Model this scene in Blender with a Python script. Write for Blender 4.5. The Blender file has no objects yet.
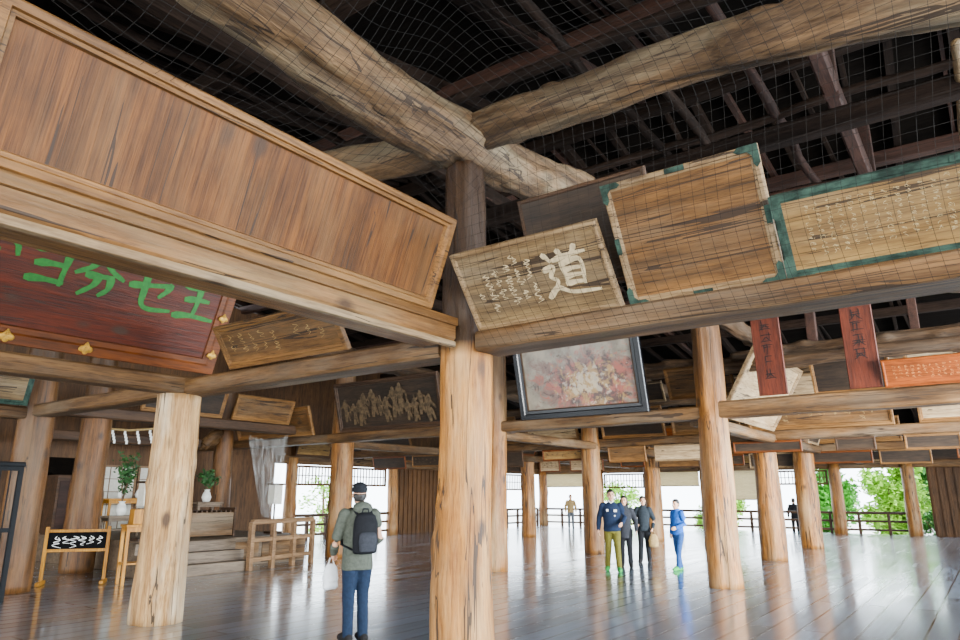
import bpy, bmesh, math, random
from mathutils import Vector, Matrix, noise
random.seed(7)
SC=bpy.context.scene; COL=SC.collection
V=Vector
# ---------------------------------------------------------------- camera frame
CAM=V((-5.575,-4.236,1.65)); A=math.radians(36); PIT=math.radians(14.23)
def W(px,py,d):
    "world point seen at a pixel of the photograph at ground depth d"
    q=py-320; y=690*math.cos(PIT)+q*math.sin(PIT); z=690*math.sin(PIT)-q*math.cos(PIT)
    r=(px-480)/y*d
    return CAM+V((math.sin(A)*r+math.cos(A)*d, -math.cos(A)*r+math.sin(A)*d, z/y*d))
# ---------------------------------------------------------------- materials
def lin(h):
    h=h.lstrip('#'); o=[]
    for i in (0,2,4):
        c=int(h[i:i+2],16)/255; o.append(c/12.92 if c<=.04045 else ((c+.055)/1.055)**2.4)
    return (*o,1)
def newmat(name,rough=.6,spec=.4):
    m=bpy.data.materials.new(name); m.use_nodes=True; nt=m.node_tree; b=nt.nodes['Principled BSDF']
    b.inputs['Roughness'].default_value=rough; b.inputs['Specular IOR Level'].default_value=spec
    return m,nt,b
def N(nt,t,**k):
    n=nt.nodes.new(t)
    for a,v in k.items(): setattr(n,a,v)
    return n
def ramp(nt,src,stops):
    r=N(nt,'ShaderNodeValToRGB'); e=r.color_ramp.elements
    while len(e)<len(stops): e.new(.5)
    for i,(p,c) in enumerate(stops): e[i].position=p; e[i].color=c if isinstance(c,tuple) else lin(c)
    nt.links.new(src,r.inputs[0]); return r.outputs[0]
def mixc(nt,fac,a,b,mode='MIX'):
    m=N(nt,'ShaderNodeMix',data_type='RGBA',blend_type=mode)
    if isinstance(fac,(int,float)): m.inputs[0].default_value=fac
    else: nt.links.new(fac,m.inputs[0])
    for s,i in ((a,6),(b,7)):
        if isinstance(s,tuple): m.inputs[i].default_value=s
        elif isinstance(s,str): m.inputs[i].default_value=lin(s)
        else: nt.links.new(s,m.inputs[i])
    return m.outputs[2]
def noise_n(nt,vec,scale,detail=6,rough=.6,dist=0):
    n=N(nt,'ShaderNodeTexNoise'); n.inputs['Scale'].default_value=scale; n.inputs['Detail'].default_value=detail; n.inputs['Roughness'].default_value=rough; n.inputs['Distortion'].default_value=dist
    if vec: nt.links.new(vec,n.inputs['Vector'])
    return n.outputs[0]
def mapping(nt,sc):
    tc=N(nt,'ShaderNodeTexCoord'); mp=N(nt,'ShaderNodeMapping'); mp.inputs['Scale'].default_value=sc
    nt.links.new(tc.outputs['Object'],mp.inputs[0]); return mp.outputs[0],tc.outputs['Object']
def mth(nt,op,a,b=None):
    m=N(nt,'ShaderNodeMath',operation=op)
    for i,s in enumerate((a,b)):
        if s is None: continue
        if isinstance(s,(int,float)): m.inputs[i].default_value=s
        else: nt.links.new(s,m.inputs[i])
    return m.outputs[0]
def wood(name,a,b,dark,axis='X',s=1.,rough=.6,bump=.35,board=0,top_tone=None,blotch=.5,rand=.0,spec=.3,rustic=0,grey='#8d8272',k=.07,sat=1.04,val=.92):
    m,nt,bs=newmat(name,rough,spec)
    def ax(k): return {'X':(k,1,1),'Y':(1,k,1),'Z':(1,1,k)}[axis]
    off=None
    if rand:
        oi=N(nt,'ShaderNodeObjectInfo'); off=mth(nt,'MULTIPLY',oi.outputs['Random'],50.)
    def vec(kk):
        v,obj=mapping(nt,ax(kk))
        if off is None: return v
        ad=N(nt,'ShaderNodeVectorMath',operation='ADD'); nt.links.new(v,ad.inputs[0]); nt.links.new(off,ad.inputs[1]); return ad.outputs[0]
    obj=mapping(nt,(1,1,1))[1]; v=vec(k)
    g=noise_n(nt,v,9*s,8,.72,.3); c=ramp(nt,g,[(.33,b),(.66,a)])
    f=noise_n(nt,v,48*s,4,.6); fl=ramp(nt,f,[(.36,(.4,.35,.31,1)),(.52,(1,1,1,1))]); c=mixc(nt,.75,c,fl,'MULTIPLY')
    bl=noise_n(nt,vec(.6),1.3*s,5,.65); bf=ramp(nt,bl,[(.42,(0,0,0,1)),(.7,(1,1,1,1))]); bf=mth(nt,'MULTIPLY',bf,blotch); c=mixc(nt,bf,c,dark)
    h=mth(nt,'ADD',mth(nt,'MULTIPLY',f,.5),g)
    if rustic:
        gr=noise_n(nt,vec(.22),2.4,5,.65); gm=mth(nt,'MULTIPLY',ramp(nt,gr,[(.46,(0,0,0,1)),(.66,(1,1,1,1))]),.75*rustic); c=mixc(nt,gm,c,grey)
        st=noise_n(nt,vec(.06),3.2,6,.6,.5); sm=mth(nt,'MULTIPLY',ramp(nt,st,[(.48,(0,0,0,1)),(.68,(1,1,1,1))]),.9*rustic); c=mixc(nt,sm,c,dark)
        ck=noise_n(nt,vec(.035),5.5,3,.5,.4); cm=mth(nt,'LESS_THAN',mth(nt,'ABSOLUTE',mth(nt,'SUBTRACT',ck,.5)),.004+.007*rustic)
        gate=noise_n(nt,vec(.2),1.7,2); cm=mth(nt,'MULTIPLY',cm,mth(nt,'GREATER_THAN',gate,.46))
        c=mixc(nt,mth(nt,'MULTIPLY',cm,.9),c,(.03,.018,.011,1)); h=mth(nt,'SUBTRACT',h,mth(nt,'MULTIPLY',cm,1.4))
        vo=N(nt,'ShaderNodeTexVoronoi'); vo.inputs['Scale'].default_value=2.1; nt.links.new(vec(.55),vo.inputs['Vector'])
        wob=mth(nt,'ADD',vo.outputs['Distance'],mth(nt,'MULTIPLY',g,.14)); kn=ramp(nt,wob,[(.14,(1,1,1,1)),(.23,(0,0,0,1))]); c=mixc(nt,mth(nt,'MULTIPLY',kn,.9),c,(.05,.026,.014,1))
    if board:
        sp=N(nt,'ShaderNodeSeparateXYZ'); nt.links.new(obj,sp.inputs[0])
        fr=mth(nt,'FRACT',mth(nt,'DIVIDE',sp.outputs[1],board)); e=mth(nt,'LESS_THAN',fr,.03)
        c=mixc(nt,mth(nt,'MULTIPLY',e,.75),c,(.02,.012,.008,1)); h=mth(nt,'SUBTRACT',h,mth(nt,'MULTIPLY',e,.8))
    if top_tone:  # blends into a darker tone with rising height
        z0,z1,colr,am=top_tone; sp=N(nt,'ShaderNodeSeparateXYZ'); nt.links.new(obj,sp.inputs[0])
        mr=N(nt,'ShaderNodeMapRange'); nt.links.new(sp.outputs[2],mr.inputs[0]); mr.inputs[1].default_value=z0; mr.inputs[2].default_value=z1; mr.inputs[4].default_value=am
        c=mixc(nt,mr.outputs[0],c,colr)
    hs=N(nt,'ShaderNodeHueSaturation'); hs.inputs['Saturation'].default_value=sat; hs.inputs['Value'].default_value=val; nt.links.new(c,hs.inputs['Color'])
    if rand:
        vv=mth(nt,'ADD',mth(nt,'MULTIPLY',oi.outputs['Random'],rand*2*val),(1-rand)*val); nt.links.new(vv,hs.inputs['Value'])
    c=hs.outputs[0]
    nt.links.new(c,bs.inputs['Base Color'])
    bp=N(nt,'ShaderNodeBump'); bp.inputs['Strength'].default_value=bump; bp.inputs['Distance'].default_value=.02
    nt.links.new(h,bp.inputs['Height']); nt.links.new(bp.outputs[0],bs.inputs['Normal'])
    return m
def plain(name,c,rough=.6,var=.25,sc=18,metal=0,spec=.4,bump=.1):
    m,nt,bs=newmat(name,rough,spec); bs.inputs['Metallic'].default_value=metal
    v,obj=mapping(nt,(1,1,1)); g=noise_n(nt,obj,sc,5,.6); cc=lin(c)
    lo=tuple(x*(1-var) for x in cc[:3])+(1,); hi=tuple(min(1,x*(1+var)) for x in cc[:3])+(1,)
    nt.links.new(ramp(nt,g,[(.35,lo),(.65,hi)]),bs.inputs['Base Color'])
    bp=N(nt,'ShaderNodeBump'); bp.inputs['Strength'].default_value=bump; bp.inputs['Distance'].default_value=.01
    nt.links.new(g,bp.inputs['Height']); nt.links.new(bp.outputs[0],bs.inputs['Normal'])
    return m
M={}
M['col']=wood('column_wood','#cd8e47','#845020','#5a371c','Z',1,.5,.9,top_tone=(3.0,3.16,'#1e130c',.95),blotch=.4,rand=.04,rustic=.75,grey='#c9a475',val=.96)
M['colp']=wood('pale_column_wood','#dbb27e','#9a6c3a','#6b4826','Z',1,.65,.9,blotch=.4,rustic=.95,grey='#decdae',val=.97)
M['colo']=wood('orange_column_wood','#bd8040','#75461d','#4b2e18','Z',1,.5,.9,top_tone=(3.3,4.2,'#4f3826',.7),blotch=.5,rand=.14,rustic=.8,grey='#b39670')
M['cold']=wood('dark_column_wood','#885a30','#4e3119','#332211','Z',1,.5,.7,top_tone=(3.3,4.2,'#3a2919',.7),blotch=.5,rand=.1,rustic=.6,grey='#836a4d')
M['beam']=wood('beam_wood','#88643e','#50371f','#2b1d11','X',1,.6,.7,blotch=.6,rand=.14,rustic=.75,grey='#7f705d')
M['beaml']=wood('light_beam_wood','#a37446','#684624','#44301c','X',1,.5,.5,blotch=.5,rustic=.6,grey='#94805f')
M['beamd']=wood('dark_beam_wood','#583d28','#302216','#1c140d','X',1,.65,.4,blotch=.5,rand=.15)
M['log']=wood('log_wood','#8b6c4b','#473321','#1f160e','X',.8,.65,1.3,blotch=.8,rand=.03,rustic=1.,grey='#85775f',sat=1.02)
M['logd']=wood('dark_log_wood','#6d5135','#3c2a1b','#20160e','X',.8,.7,.7,blotch=.5,rand=.15,rustic=.7,grey='#5b4f41',sat=.98)
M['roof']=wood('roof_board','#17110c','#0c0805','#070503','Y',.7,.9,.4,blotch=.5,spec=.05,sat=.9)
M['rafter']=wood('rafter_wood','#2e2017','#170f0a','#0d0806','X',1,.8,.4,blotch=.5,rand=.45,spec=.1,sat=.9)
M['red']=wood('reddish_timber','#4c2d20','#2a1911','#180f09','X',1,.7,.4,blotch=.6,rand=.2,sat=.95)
M['p1']=wood('plaque_panel_russet','#805026','#462912','#311f0e','Y',2.4,.55,.4,blotch=.6,k=.025,rustic=.5,grey='#8a6743')
M['p1f']=wood('plaque_frame_tan','#94683a','#614223','#402b17','X',1,.5,.4,blotch=.45,rustic=.45,grey='#8b704c')
M['pano']=wood('plaque_panel_brown','#8b6238','#52391d','#332211','X',1.3,.6,.6,board=.3,blotch=.6,rustic=.7,grey='#7f6950')
M['pdao']=wood('plaque_panel_tan','#957a52','#614b2f','#413223','X',1.3,.65,.5,blotch=.55,rustic=.7,grey='#8b7f6a',sat=1.)
M['pfar']=wood('plaque_panel_ochre','#a68450','#775730','#533b20','X',1.3,.65,.4,blotch=.5,rustic=.5,grey='#958166')
M['pdaof']=wood('plaque_frame_pale','#aa8d66','#785d3d','#513b26','X',1,.6,.4,blotch=.45,rustic=.5,grey='#9f9076',sat=1.)
M['pred']=wood('plaque_panel_redlacquer','#69280e','#3a1405','#230c04','X',1.1,.5,.4,board=.28,blotch=.5,rustic=.15,grey='#68371c')
M['predf']=wood('plaque_frame_orange','#7c4117','#4f280c','#341a09','X',1,.5,.25,blotch=.4)
M['pdark']=wood('plaque_panel_soot','#433324','#211913','#130f0b','X',1.3,.6,.3,blotch=.8)
M['porange']=wood('plaque_panel_orange','#a05122','#6e3512','#4b240e','X',1.2,.55,.3,board=.16,blotch=.3)
M['pbeige']=wood('plaque_panel_beige','#c8ae86','#957852','#695036','X',1.2,.6,.3,blotch=.5,rustic=.3,grey='#a89a82',sat=1.)
M['rboard']=wood('red_board','#672e1c','#421c10','#2a1209','Y',1.1,.55,.3,blotch=.5)
M['altar']=wood('grey_brown_plank','#8a7660','#5b4a3b','#3f342a','X',1,.55,.3,blotch=.5,sat=1.)
M['green']=plain('verdigris_fitting','#2d4037',.8,.6,9,0,.2,.3)
M['letgreen']=plain('green_letter_paint','#13671a',.6,.2)
M['gold']=plain('gold_paint','#b98a2e',.45,.3,20,.3)
M['letcream']=plain('cream_letter_paint','#bba883',.7,.25)
M['letfaint']=plain('faded_cream_letter','#a9946c',.7,.3)
M['letgold']=plain('faint_gold_letter','#9c8050',.7,.3)
M['letor']=plain('faint_orange_letter','#b8763c',.7,.3)
M['lettan']=plain('tan_letter_paint','#4f3e28',.7,.5,10)
M['letdark']=plain('ink_letter','#170c08',.8,.2)
M['black']=plain('black_lacquer','#101013',.25,.3)
M['blackm']=plain('matt_black_paint','#0b0a0a',.9,.2,18,0,.1)
M['net']=plain('black_net_cord','#15110e',.9,.2)
M['white']=plain('white_paper','#eeebe4',.8,.06)
M['paper']=plain('aged_screen_paper','#cbc4b4',.8,.08)
M['yellow']=wood('fresh_pine','#c98f3a','#9c6424','#7a4e1e','Z',1,.5,.2,blotch=.2)
M['pine']=wood('pine_plank','#997552','#6d5034','#4a3521','X',1,.5,.3,blotch=.4,sat=1.)
M['grey']=plain('dark_grey_metal','#0f1012',.6,.2,20,.2,.2)
M['leaf']=plain('green_leaf','#418f22',.6,.45,3)
M['leafd']=plain('dark_green_leaf','#286318',.6,.5,3)
M['leafv']=plain('evergreen_leaf','#1c4514',.6,.5,6)
M['leafp']=plain('pale_green_leaf','#82b52f',.6,.4,3)
M['bark']=plain('bark','#5a4634',.9,.3)
M['vase']=plain('white_ceramic','#d9d6cc',.25,.05)
M['skin']=plain('skin','#cf9c7c',.55,.06)
M['hair']=plain('black_hair','#17120f',.5,.3,60)
M['eye']=plain('dark_eye','#140e0b',.2,.1)
M['lip']=plain('lip','#9c5a50',.5,.1)
M['stone']=plain('pale_gravel','#d9d5ce',.9,.1)
M['wallwood']=wood('wall_plank','#6c4b2e','#432e1c','#281c12','Z',1,.65,.4,blotch=.5)
def blind_mat():
    m=wood('reed_blind','#e3dcc8','#c5b996','#b0a27d','Y',2,.7,.3,board=.06,blotch=.2,sat=1.,val=1.); nt=m.node_tree; bs=nt.nodes['Principled BSDF']; out=nt.nodes['Material Output']
    t=N(nt,'ShaderNodeBsdfTranslucent'); t.inputs[0].default_value=lin('#d8cba8'); mx=N(nt,'ShaderNodeMixShader'); mx.inputs[0].default_value=.5
    nt.links.new(bs.outputs[0],mx.inputs[1]); nt.links.new(t.outputs[0],mx.inputs[2]); nt.links.new(mx.outputs[0],out.inputs[0]); return m
M['blind']=blind_mat()
def cloth(n,c,var=.2): return plain(n,c,.85,var,30,0,.2,.25)
# floor
def floor_mat():
    m,nt,bs=newmat('polished_plank_floor',.3,.6); v,obj=mapping(nt,(1,1,1))
    br=N(nt,'ShaderNodeTexBrick'); br.offset=.37; nt.links.new(obj,br.inputs['Vector'])
    for k,val in (('Scale',1),('Mortar Size',.015),('Mortar Smooth',.1),('Bias',0),('Brick Width',4.4),('Row Height',.33)): br.inputs[k].default_value=val
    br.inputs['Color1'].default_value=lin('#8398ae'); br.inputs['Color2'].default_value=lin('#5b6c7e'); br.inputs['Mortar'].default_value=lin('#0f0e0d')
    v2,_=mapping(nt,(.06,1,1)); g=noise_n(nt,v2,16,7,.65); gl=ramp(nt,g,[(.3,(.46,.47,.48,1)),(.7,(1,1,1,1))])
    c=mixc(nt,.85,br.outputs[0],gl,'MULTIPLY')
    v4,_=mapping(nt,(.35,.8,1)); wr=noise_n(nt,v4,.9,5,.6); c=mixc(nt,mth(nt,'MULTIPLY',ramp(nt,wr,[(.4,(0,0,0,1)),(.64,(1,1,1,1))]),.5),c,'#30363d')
    nt.links.new(c,bs.inputs['Base Color'])
    v3,_=mapping(nt,(.2,2.2,1)); r=noise_n(nt,v3,1.6,5,.65)
    def mrng(lo,hi):
        mr=N(nt,'ShaderNodeMapRange'); nt.links.new(r,mr.inputs[0]); mr.inputs[1].default_value=.3; mr.inputs[2].default_value=.7; mr.inputs[3].default_value=lo; mr.inputs[4].default_value=hi; return mr.outputs[0]
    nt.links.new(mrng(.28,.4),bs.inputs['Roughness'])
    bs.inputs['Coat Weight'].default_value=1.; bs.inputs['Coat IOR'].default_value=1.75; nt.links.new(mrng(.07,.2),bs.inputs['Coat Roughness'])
    bp=N(nt,'ShaderNodeBump'); bp.inputs['Strength'].default_value=.26; bp.inputs['Distance'].default_value=.01
    h=mth(nt,'SUBTRACT',mth(nt,'MULTIPLY',g,.25),br.outputs[1]); nt.links.new(h,bp.inputs['Height']); nt.links.new(bp.outputs[0],bs.inputs['Normal']); nt.links.new(bp.outputs[0],bs.inputs['Coat Normal'])
    return m
M['floor']=floor_mat()
def painting_mat():
    m,nt,bs=newmat('old_painting',.2,.5); v,obj=mapping(nt,(1,1,1))
    base=ramp(nt,noise_n(nt,obj,2.2,6,.6),[(.35,'#6c6151'),(.65,'#998b76')])
    mp=N(nt,'ShaderNodeMapping'); mp.inputs['Location'].default_value=(-1.75,-.68,0); nt.links.new(obj,mp.inputs[0])
    mp2=N(nt,'ShaderNodeMapping'); mp2.inputs['Scale'].default_value=(.7,1.25,1); nt.links.new(mp.outputs[0],mp2.inputs[0])
    ln=N(nt,'ShaderNodeVectorMath',operation='LENGTH'); nt.links.new(mp2.outputs[0],ln.inputs[0]); L=ln.outputs['Value']
    def lay(c,sc,k,lo,hi,am,colr,di):
        t=mth(nt,'SUBTRACT',noise_n(nt,obj,sc,6,.7,di),mth(nt,'MULTIPLY',L,k)); return mixc(nt,ramp(nt,t,[(lo,(0,0,0,1)),(hi,(am,am,am,1))]),c,colr)
    c=lay(base,2.6,.36,.14,.28,.8,'#6b4438',.8); c=lay(c,3.4,.3,.26,.38,.85,'#9c4a38',1.2); c=lay(c,4.2,.3,.3,.38,.85,'#2b1e17',.8); c=lay(c,5.,.28,.38,.45,.7,'#a98344',1.); c=lay(c,6.,.3,.42,.47,.5,'#cfc0a6',.6)
    nt.links.new(c,bs.inputs['Base Color']); return m
M['paint']=painting_mat()
def cloth_trans():
    m,nt,bs=newmat('translucent_sheet',.7,.1); v,obj=mapping(nt,(1,1,.15))
    g=noise_n(nt,v,16,4); bs.inputs['Base Color'].default_value=lin('#e9ecea')
    nt.links.new(ramp(nt,g,[(.38,(.03,.03,.03,1)),(.68,(.24,.24,.24,1))]),bs.inputs['Alpha']); return m
M['sheet']=cloth_trans()
# ---------------------------------------------------------------- mesh helpers
def link(name,bm,mat,parent=None,mw=None,smooth=False):
    me=bpy.data.meshes.new(name); bmesh.ops.recalc_face_normals(bm,faces=bm.faces); bm.to_mesh(me); bm.free()
    me.materials.append(mat)
    if smooth: me.polygons.foreach_set('use_smooth',[True]*len(me.polygons))
    o=bpy.data.objects.new(name,me); COL.objects.link(o)
    if parent: o.parent=parent
    if mw is not None: o.matrix_local=mw
    return o
def empty(name,mw=None):
    o=bpy.data.objects.new(name,None); o.empty_display_size=.1; COL.objects.link(o)
    if mw is not None: o.matrix_world=mw
    return o
def tag(o,label,cat,group=None):
    o['label']=label; o['category']=cat
    if group: o['group']=group
    return o
def struct(o): o['kind']='structure'; return o
def box(bm,c,s,R=None,bev=0):
    m=Matrix.Translation(V(c))@(R or Matrix())@Matrix.Diagonal((*s,1))
    r=bmesh.ops.create_cube(bm,size=1,matrix=m)
    if bev:
        es=list({e for v in r['verts'] for e in v.link_edges}); bmesh.ops.bevel(bm,geom=es,offset=bev,segments=2,affect='EDGES',profile=.6)
def BM(): return bmesh.new()
def bx(*boxes,bev=0):
    bm=BM()
    for b in boxes: box(bm,*b,bev=bev)
    return bm
def rings_mesh(bm,rings,cap=True,closed=True):
    vs=[[bm.verts.new(p) for p in r] for r in rings]; n=len(rings[0])
    for a,b in zip(vs,vs[1:]):
        for i in range(n if closed else n-1):
            j=(i+1)%n; bm.faces.new((a[i],a[j],b[j],b[i]))
    if cap: bm.faces.new(vs[0][::-1]); bm.faces.new(vs[-1])
def frame_for(t):
    t=t.normalized(); up=V((0,0,1)) if abs(t.z)<.9 else V((0,1,0)); x=up.cross(t).normalized(); return x,t.cross(x)
def tube(bm,pts,rad,n=10,round_=True,fl=None):
    pts=[V(p) for p in pts]; rad=list(rad) if hasattr(rad,'__len__') else [rad]*len(pts); R=[]
    for i,p in enumerate(pts):
        t=pts[min(i+1,len(pts)-1)]-pts[max(i-1,0)]
        x,y=frame_for(t)
        R.append([p+(x*math.cos(2*math.pi*k/n)+y*math.sin(2*math.pi*k/n)*(fl or 1))*rad[i] for k in range(n)])
    if round_:
        def capr(i,sg):
            t=(pts[1]-pts[0]).normalized()*-1 if sg<0 else (pts[-1]-pts[-2]).normalized()
            return [[pts[i]+(q-pts[i])*f+t*rad[i]*g for q in R[i]] for f,g in ((.8,.55),(.35,.9))]
        c0=capr(0,-1); c1=capr(-1,1); R=[c0[1],c0[0]]+R+[c1[0],c1[1]]
    rings_mesh(bm,R)
def ell(bm,rings,n=16):
    "stack of ellipses (x,y,z,rx,ry)"
    rings_mesh(bm,[[V((x+rx*math.cos(2*math.pi*k/n),y+ry*math.sin(2*math.pi*k/n),z)) for k in range(n)] for x,y,z,rx,ry in rings])
def lathe(bm,prof,n=20,c=(0,0,0)):
    ell(bm,[(c[0],c[1],c[2]+z,r,r) for r,z in prof],n)
def ico(bm,c,s,sub=2,R=None):
    bmesh.ops.create_icosphere(bm,subdivisions=sub,radius=1,matrix=Matrix.Translation(V(c))@(R or Matrix())@Matrix.Diagonal((*s,1)))
# ---------------------------------------------------------------- setting
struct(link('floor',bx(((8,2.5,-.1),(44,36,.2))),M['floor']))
struct(link('floor_veranda',bx(((31.5,4,-.3),(3,34,.2))),M['pdaof']))
struct(link('ground',bx(((25,5,-1.3),(140,140,.2))),M['stone']))
def zroof(x): return 9.2-(x-6)*4.9/25 if x>6 else 9.2-(6-x)*4.4/21
bm=BM()
for (x0,x1) in ((-15,6),(6,31)):
    z0,z1=zroof(x0),zroof(x1)
    rings_mesh(bm,[[V((x0,y,z0)),V((x1,y,z1)),V((x1,y,z1+.12)),V((x0,y,z0+.12))] for y in (-14,19)])
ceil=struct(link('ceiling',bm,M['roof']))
rg=random.Random(4)
for k in range(56):
    y=-13+k*.58+rg.uniform(-.3,.3)
    for (x0,x1) in ((-14.9,5.95),(6.05,30.9)):
        p=V((x0,y,zroof(x0)-.1)); q=V((x1,y,zroof(x1)-.1)); L=(q-p).length; w=rg.uniform(.04,.16)
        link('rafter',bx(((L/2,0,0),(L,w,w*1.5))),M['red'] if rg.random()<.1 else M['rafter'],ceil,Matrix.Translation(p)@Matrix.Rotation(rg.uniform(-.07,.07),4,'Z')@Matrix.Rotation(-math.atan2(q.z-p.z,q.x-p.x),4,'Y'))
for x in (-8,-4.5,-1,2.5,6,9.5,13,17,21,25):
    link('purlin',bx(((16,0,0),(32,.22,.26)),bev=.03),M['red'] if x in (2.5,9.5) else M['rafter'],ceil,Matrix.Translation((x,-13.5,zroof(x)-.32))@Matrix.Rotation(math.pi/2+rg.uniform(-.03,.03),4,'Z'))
# upper walls over the openings, lower infills
bm=bx(((29.6,4.5,4.0),(.14,26,1.9)),((29.6,-2.65,1.4),(.1,1.4,2.8)))
for k in range(5): box(bm,(29.52,-3.25+k*.3,1.4),(.05,.06,2.8))
struct(link('wall_right',bm,M['wallwood']))
bm=bx(((9.,17.2,5.6),(41.4,.14,5.2)),((19.1,17.2,1.4),(3.4,.1,2.8)),((-.5,17.2,1.5),(23,.12,3.0)))
for k in range(12): box(bm,(17.5+k*.29,17.12,1.4),(.06,.05,2.8))
struct(link('wall_back',bm,M['wallwood']))
# ---------------------------------------------------------------- columns
def column(x,y,rb,rt,h,mat,label,seed,n=36,step=.11):
    bm=BM(); R=[]; nz=int(h/step)
    cr=[(random.Random(seed*7+i).uniform(0,6.28),random.Random(seed*5+i).uniform(0,9)) for i in range(6)]
    kn=[(random.Random(seed*11+i).uniform(0,6.28),random.Random(seed*13+i).uniform(.3,h)) for i in range(7)]
    for i in range(nz+1):
        z=h*i/nz; t=z/h; r0=rb+(rt-rb)*t; ring=[]; sx=.025*noise.noise((z*.5,seed,1)); sy=.025*noise.noise((z*.5,seed,4)); am=1.
        if seed==1 and z>3.25: r0*=.84; am=2.6; sx*=2.5; sy*=2.5
        for k in range(n):
            a=2*math.pi*k/n
            r=r0*(1+am*(.1*noise.noise((math.cos(a)*1.2+seed*3,math.sin(a)*1.2,z*.7))+.04*noise.noise((math.cos(a)*5,math.sin(a)*5+seed,z*1.6))))
            for ca,cz in cr:
                da=abs((a-ca-.1*math.sin(z*.8+cz)+math.pi)%(2*math.pi)-math.pi)
                if da<.1 and math.sin(z*1.1+cz)>-.3: r-=.016
            for ka,kz in kn:
                da=abs((a-ka+math.pi)%(2*math.pi)-math.pi)*r0; dd=math.hypot(da,z-kz)
                if dd<.15: r+=.026*math.cos(dd/.15*1.57)
            if z<.05: r*=.985
            ring.append(V((r*math.cos(a)+sx,r*math.sin(a)+sy,z)))
        R.append(ring)
    rings_mesh(bm,R)
    o=link('column',bm,mat,None,Matrix.Translation((x,y,0)),True)
    return tag(o,label,'column')
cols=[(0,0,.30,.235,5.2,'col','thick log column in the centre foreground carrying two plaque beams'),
(-.09,5.1,.33,.285,3.04,'colp','pale worn column left of centre, nearest one behind the centre column'),
(0,10,.31,.28,5.0,'cold','dark column at the left edge of the photo beside the grey gate'),
(8,.03,.31,.265,5.1,'colo','tall orange brown column right of centre, free standing up to the roof logs'),
(7.9,5.12,.29,.26,5.1,'colo','column almost hidden behind the thick centre column'),
(8.4,10.8,.35,.29,5.1,'colo','column to the left of the visitor with the backpack, by the hanging sheet'),
(7.5,15.2,.3,.27,5.0,'cold','column beside the altar steps with the carved bracket at its head'),
(2.2,12.4,.35,.3,5.0,'cold','orange column behind the black sign stand on the left'),
(14.3,.7,.33,.28,5.1,'colo','column right of the tall orange column, below the framed brown plaque'),
(13.7,5.6,.29,.26,5.1,'colo','column just behind the man in the navy jacket'),
(14,11,.3,.26,5.0,'colo','column behind the visitor with the backpack in the middle of the hall'),
(19.6,.8,.34,.3,5.0,'colo','column in the far right hall, the nearer of the slim pair to the right'),
(20.3,6.4,.33,.29,5.0,'colo','column in the far hall behind the boy in blue'),
(19.8,11.7,.3,.27,5.0,'colo','column in the far hall just right of the centre column')]
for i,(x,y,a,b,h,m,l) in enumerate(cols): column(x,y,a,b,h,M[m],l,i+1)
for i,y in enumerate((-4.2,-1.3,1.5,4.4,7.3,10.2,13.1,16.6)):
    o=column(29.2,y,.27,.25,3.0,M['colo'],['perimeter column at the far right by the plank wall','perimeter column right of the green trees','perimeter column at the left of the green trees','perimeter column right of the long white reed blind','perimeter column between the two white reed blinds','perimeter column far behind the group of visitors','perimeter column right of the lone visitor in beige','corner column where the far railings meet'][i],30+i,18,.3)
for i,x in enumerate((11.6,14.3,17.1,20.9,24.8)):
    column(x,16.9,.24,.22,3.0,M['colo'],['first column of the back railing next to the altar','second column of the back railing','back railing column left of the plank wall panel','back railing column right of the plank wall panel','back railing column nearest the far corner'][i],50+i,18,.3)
# ---------------------------------------------------------------- beams
def beam(p0,p1,w,h,mat,label,cat='beam',name='beam',ch=.03,jit=.012):
    p0,p1=V(p0),V(p1); L=(p1-p0).length; n=max(2,int(L/.3)); R=[]
    sd=random.random()*50
    for i in range(n+1):
        x=L*i/n; dy=jit*noise.noise((x*.7,sd,0)); dz=jit*noise.noise((x*.7,sd,5)); a,b=w/2,h
        R.append([V((x,y+dy,z+dz)) for y,z in ((-a+ch,0),(a-ch,0),(a,ch),(a,b-ch),(a-ch,b),(-a+ch,b),(-a,b-ch),(-a,ch))])
    bm=BM(); rings_mesh(bm,R); d=p1-p0
    o=link(name,bm,mat,None,Matrix.Translation(p0)@Matrix.Rotation(math.atan2(d.y,d.x),4,'Z'))
    return tag(o,label,cat)
b1=beam((-8,0,3.08),(-.46,0,3.08),.46,.24,M['beaml'],'light brown beam under the long russet plaque at upper left')
link('lower_moulding',bx(((3.77,-.2,-.025),(7.54,.07,.06)),bev=.015),M['pdaof'],b1)
link('upper_moulding',bx(((3.77,-.24,.19),(7.54,.05,.08)),bev=.015),M['p1f'],b1)
beam((0,-8,3.04),(0,-.28,3.04),.44,.2,M['beam'],'beam running to the right edge under the three leaning plaques')
beam((0,.2,3.03),(0,5,3.03),.4,.22,M['beam'],'beam joining the centre column to the pale column on its left')
beam((0,5.0,3.04),(0,9.8,3.04),.34,.22,M['beam'],'beam from the pale column back to the column at the left edge')
beam((-7,5,3.04),(0.1,5,3.04),.36,.24,M['beam'],'beam under the red lacquer plaque with green letters')
beam((-4,10,3.0),(-.2,10,3.0),.34,.22,M['beam'],'short beam at the left edge under the teal framed plaque')
beam((.2,12.2,3.35),(8.1,12.2,3.35),.3,.26,M['beamd'],'dark beam crossing over the altar platform at left')
beam((2.3,14.9,3.0),(6.4,14.9,3.0),.3,.26,M['beamd'],'dark beam deep in the altar recess behind the straw rope')
for (a,b,l) in ((-8,0,'beam on the right below the two upright red boards'),(0,5,'beam under the glazed painting in the black frame'),(5,10.8,'beam under the sooty carved plaque behind the centre column'),(10.8,17,'beam over the altar under the small brown plaque')):
    beam((8,a,3.08),(8,b,3.08),.4,.24 if a>=0 else .32,M['beam'],l)
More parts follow.
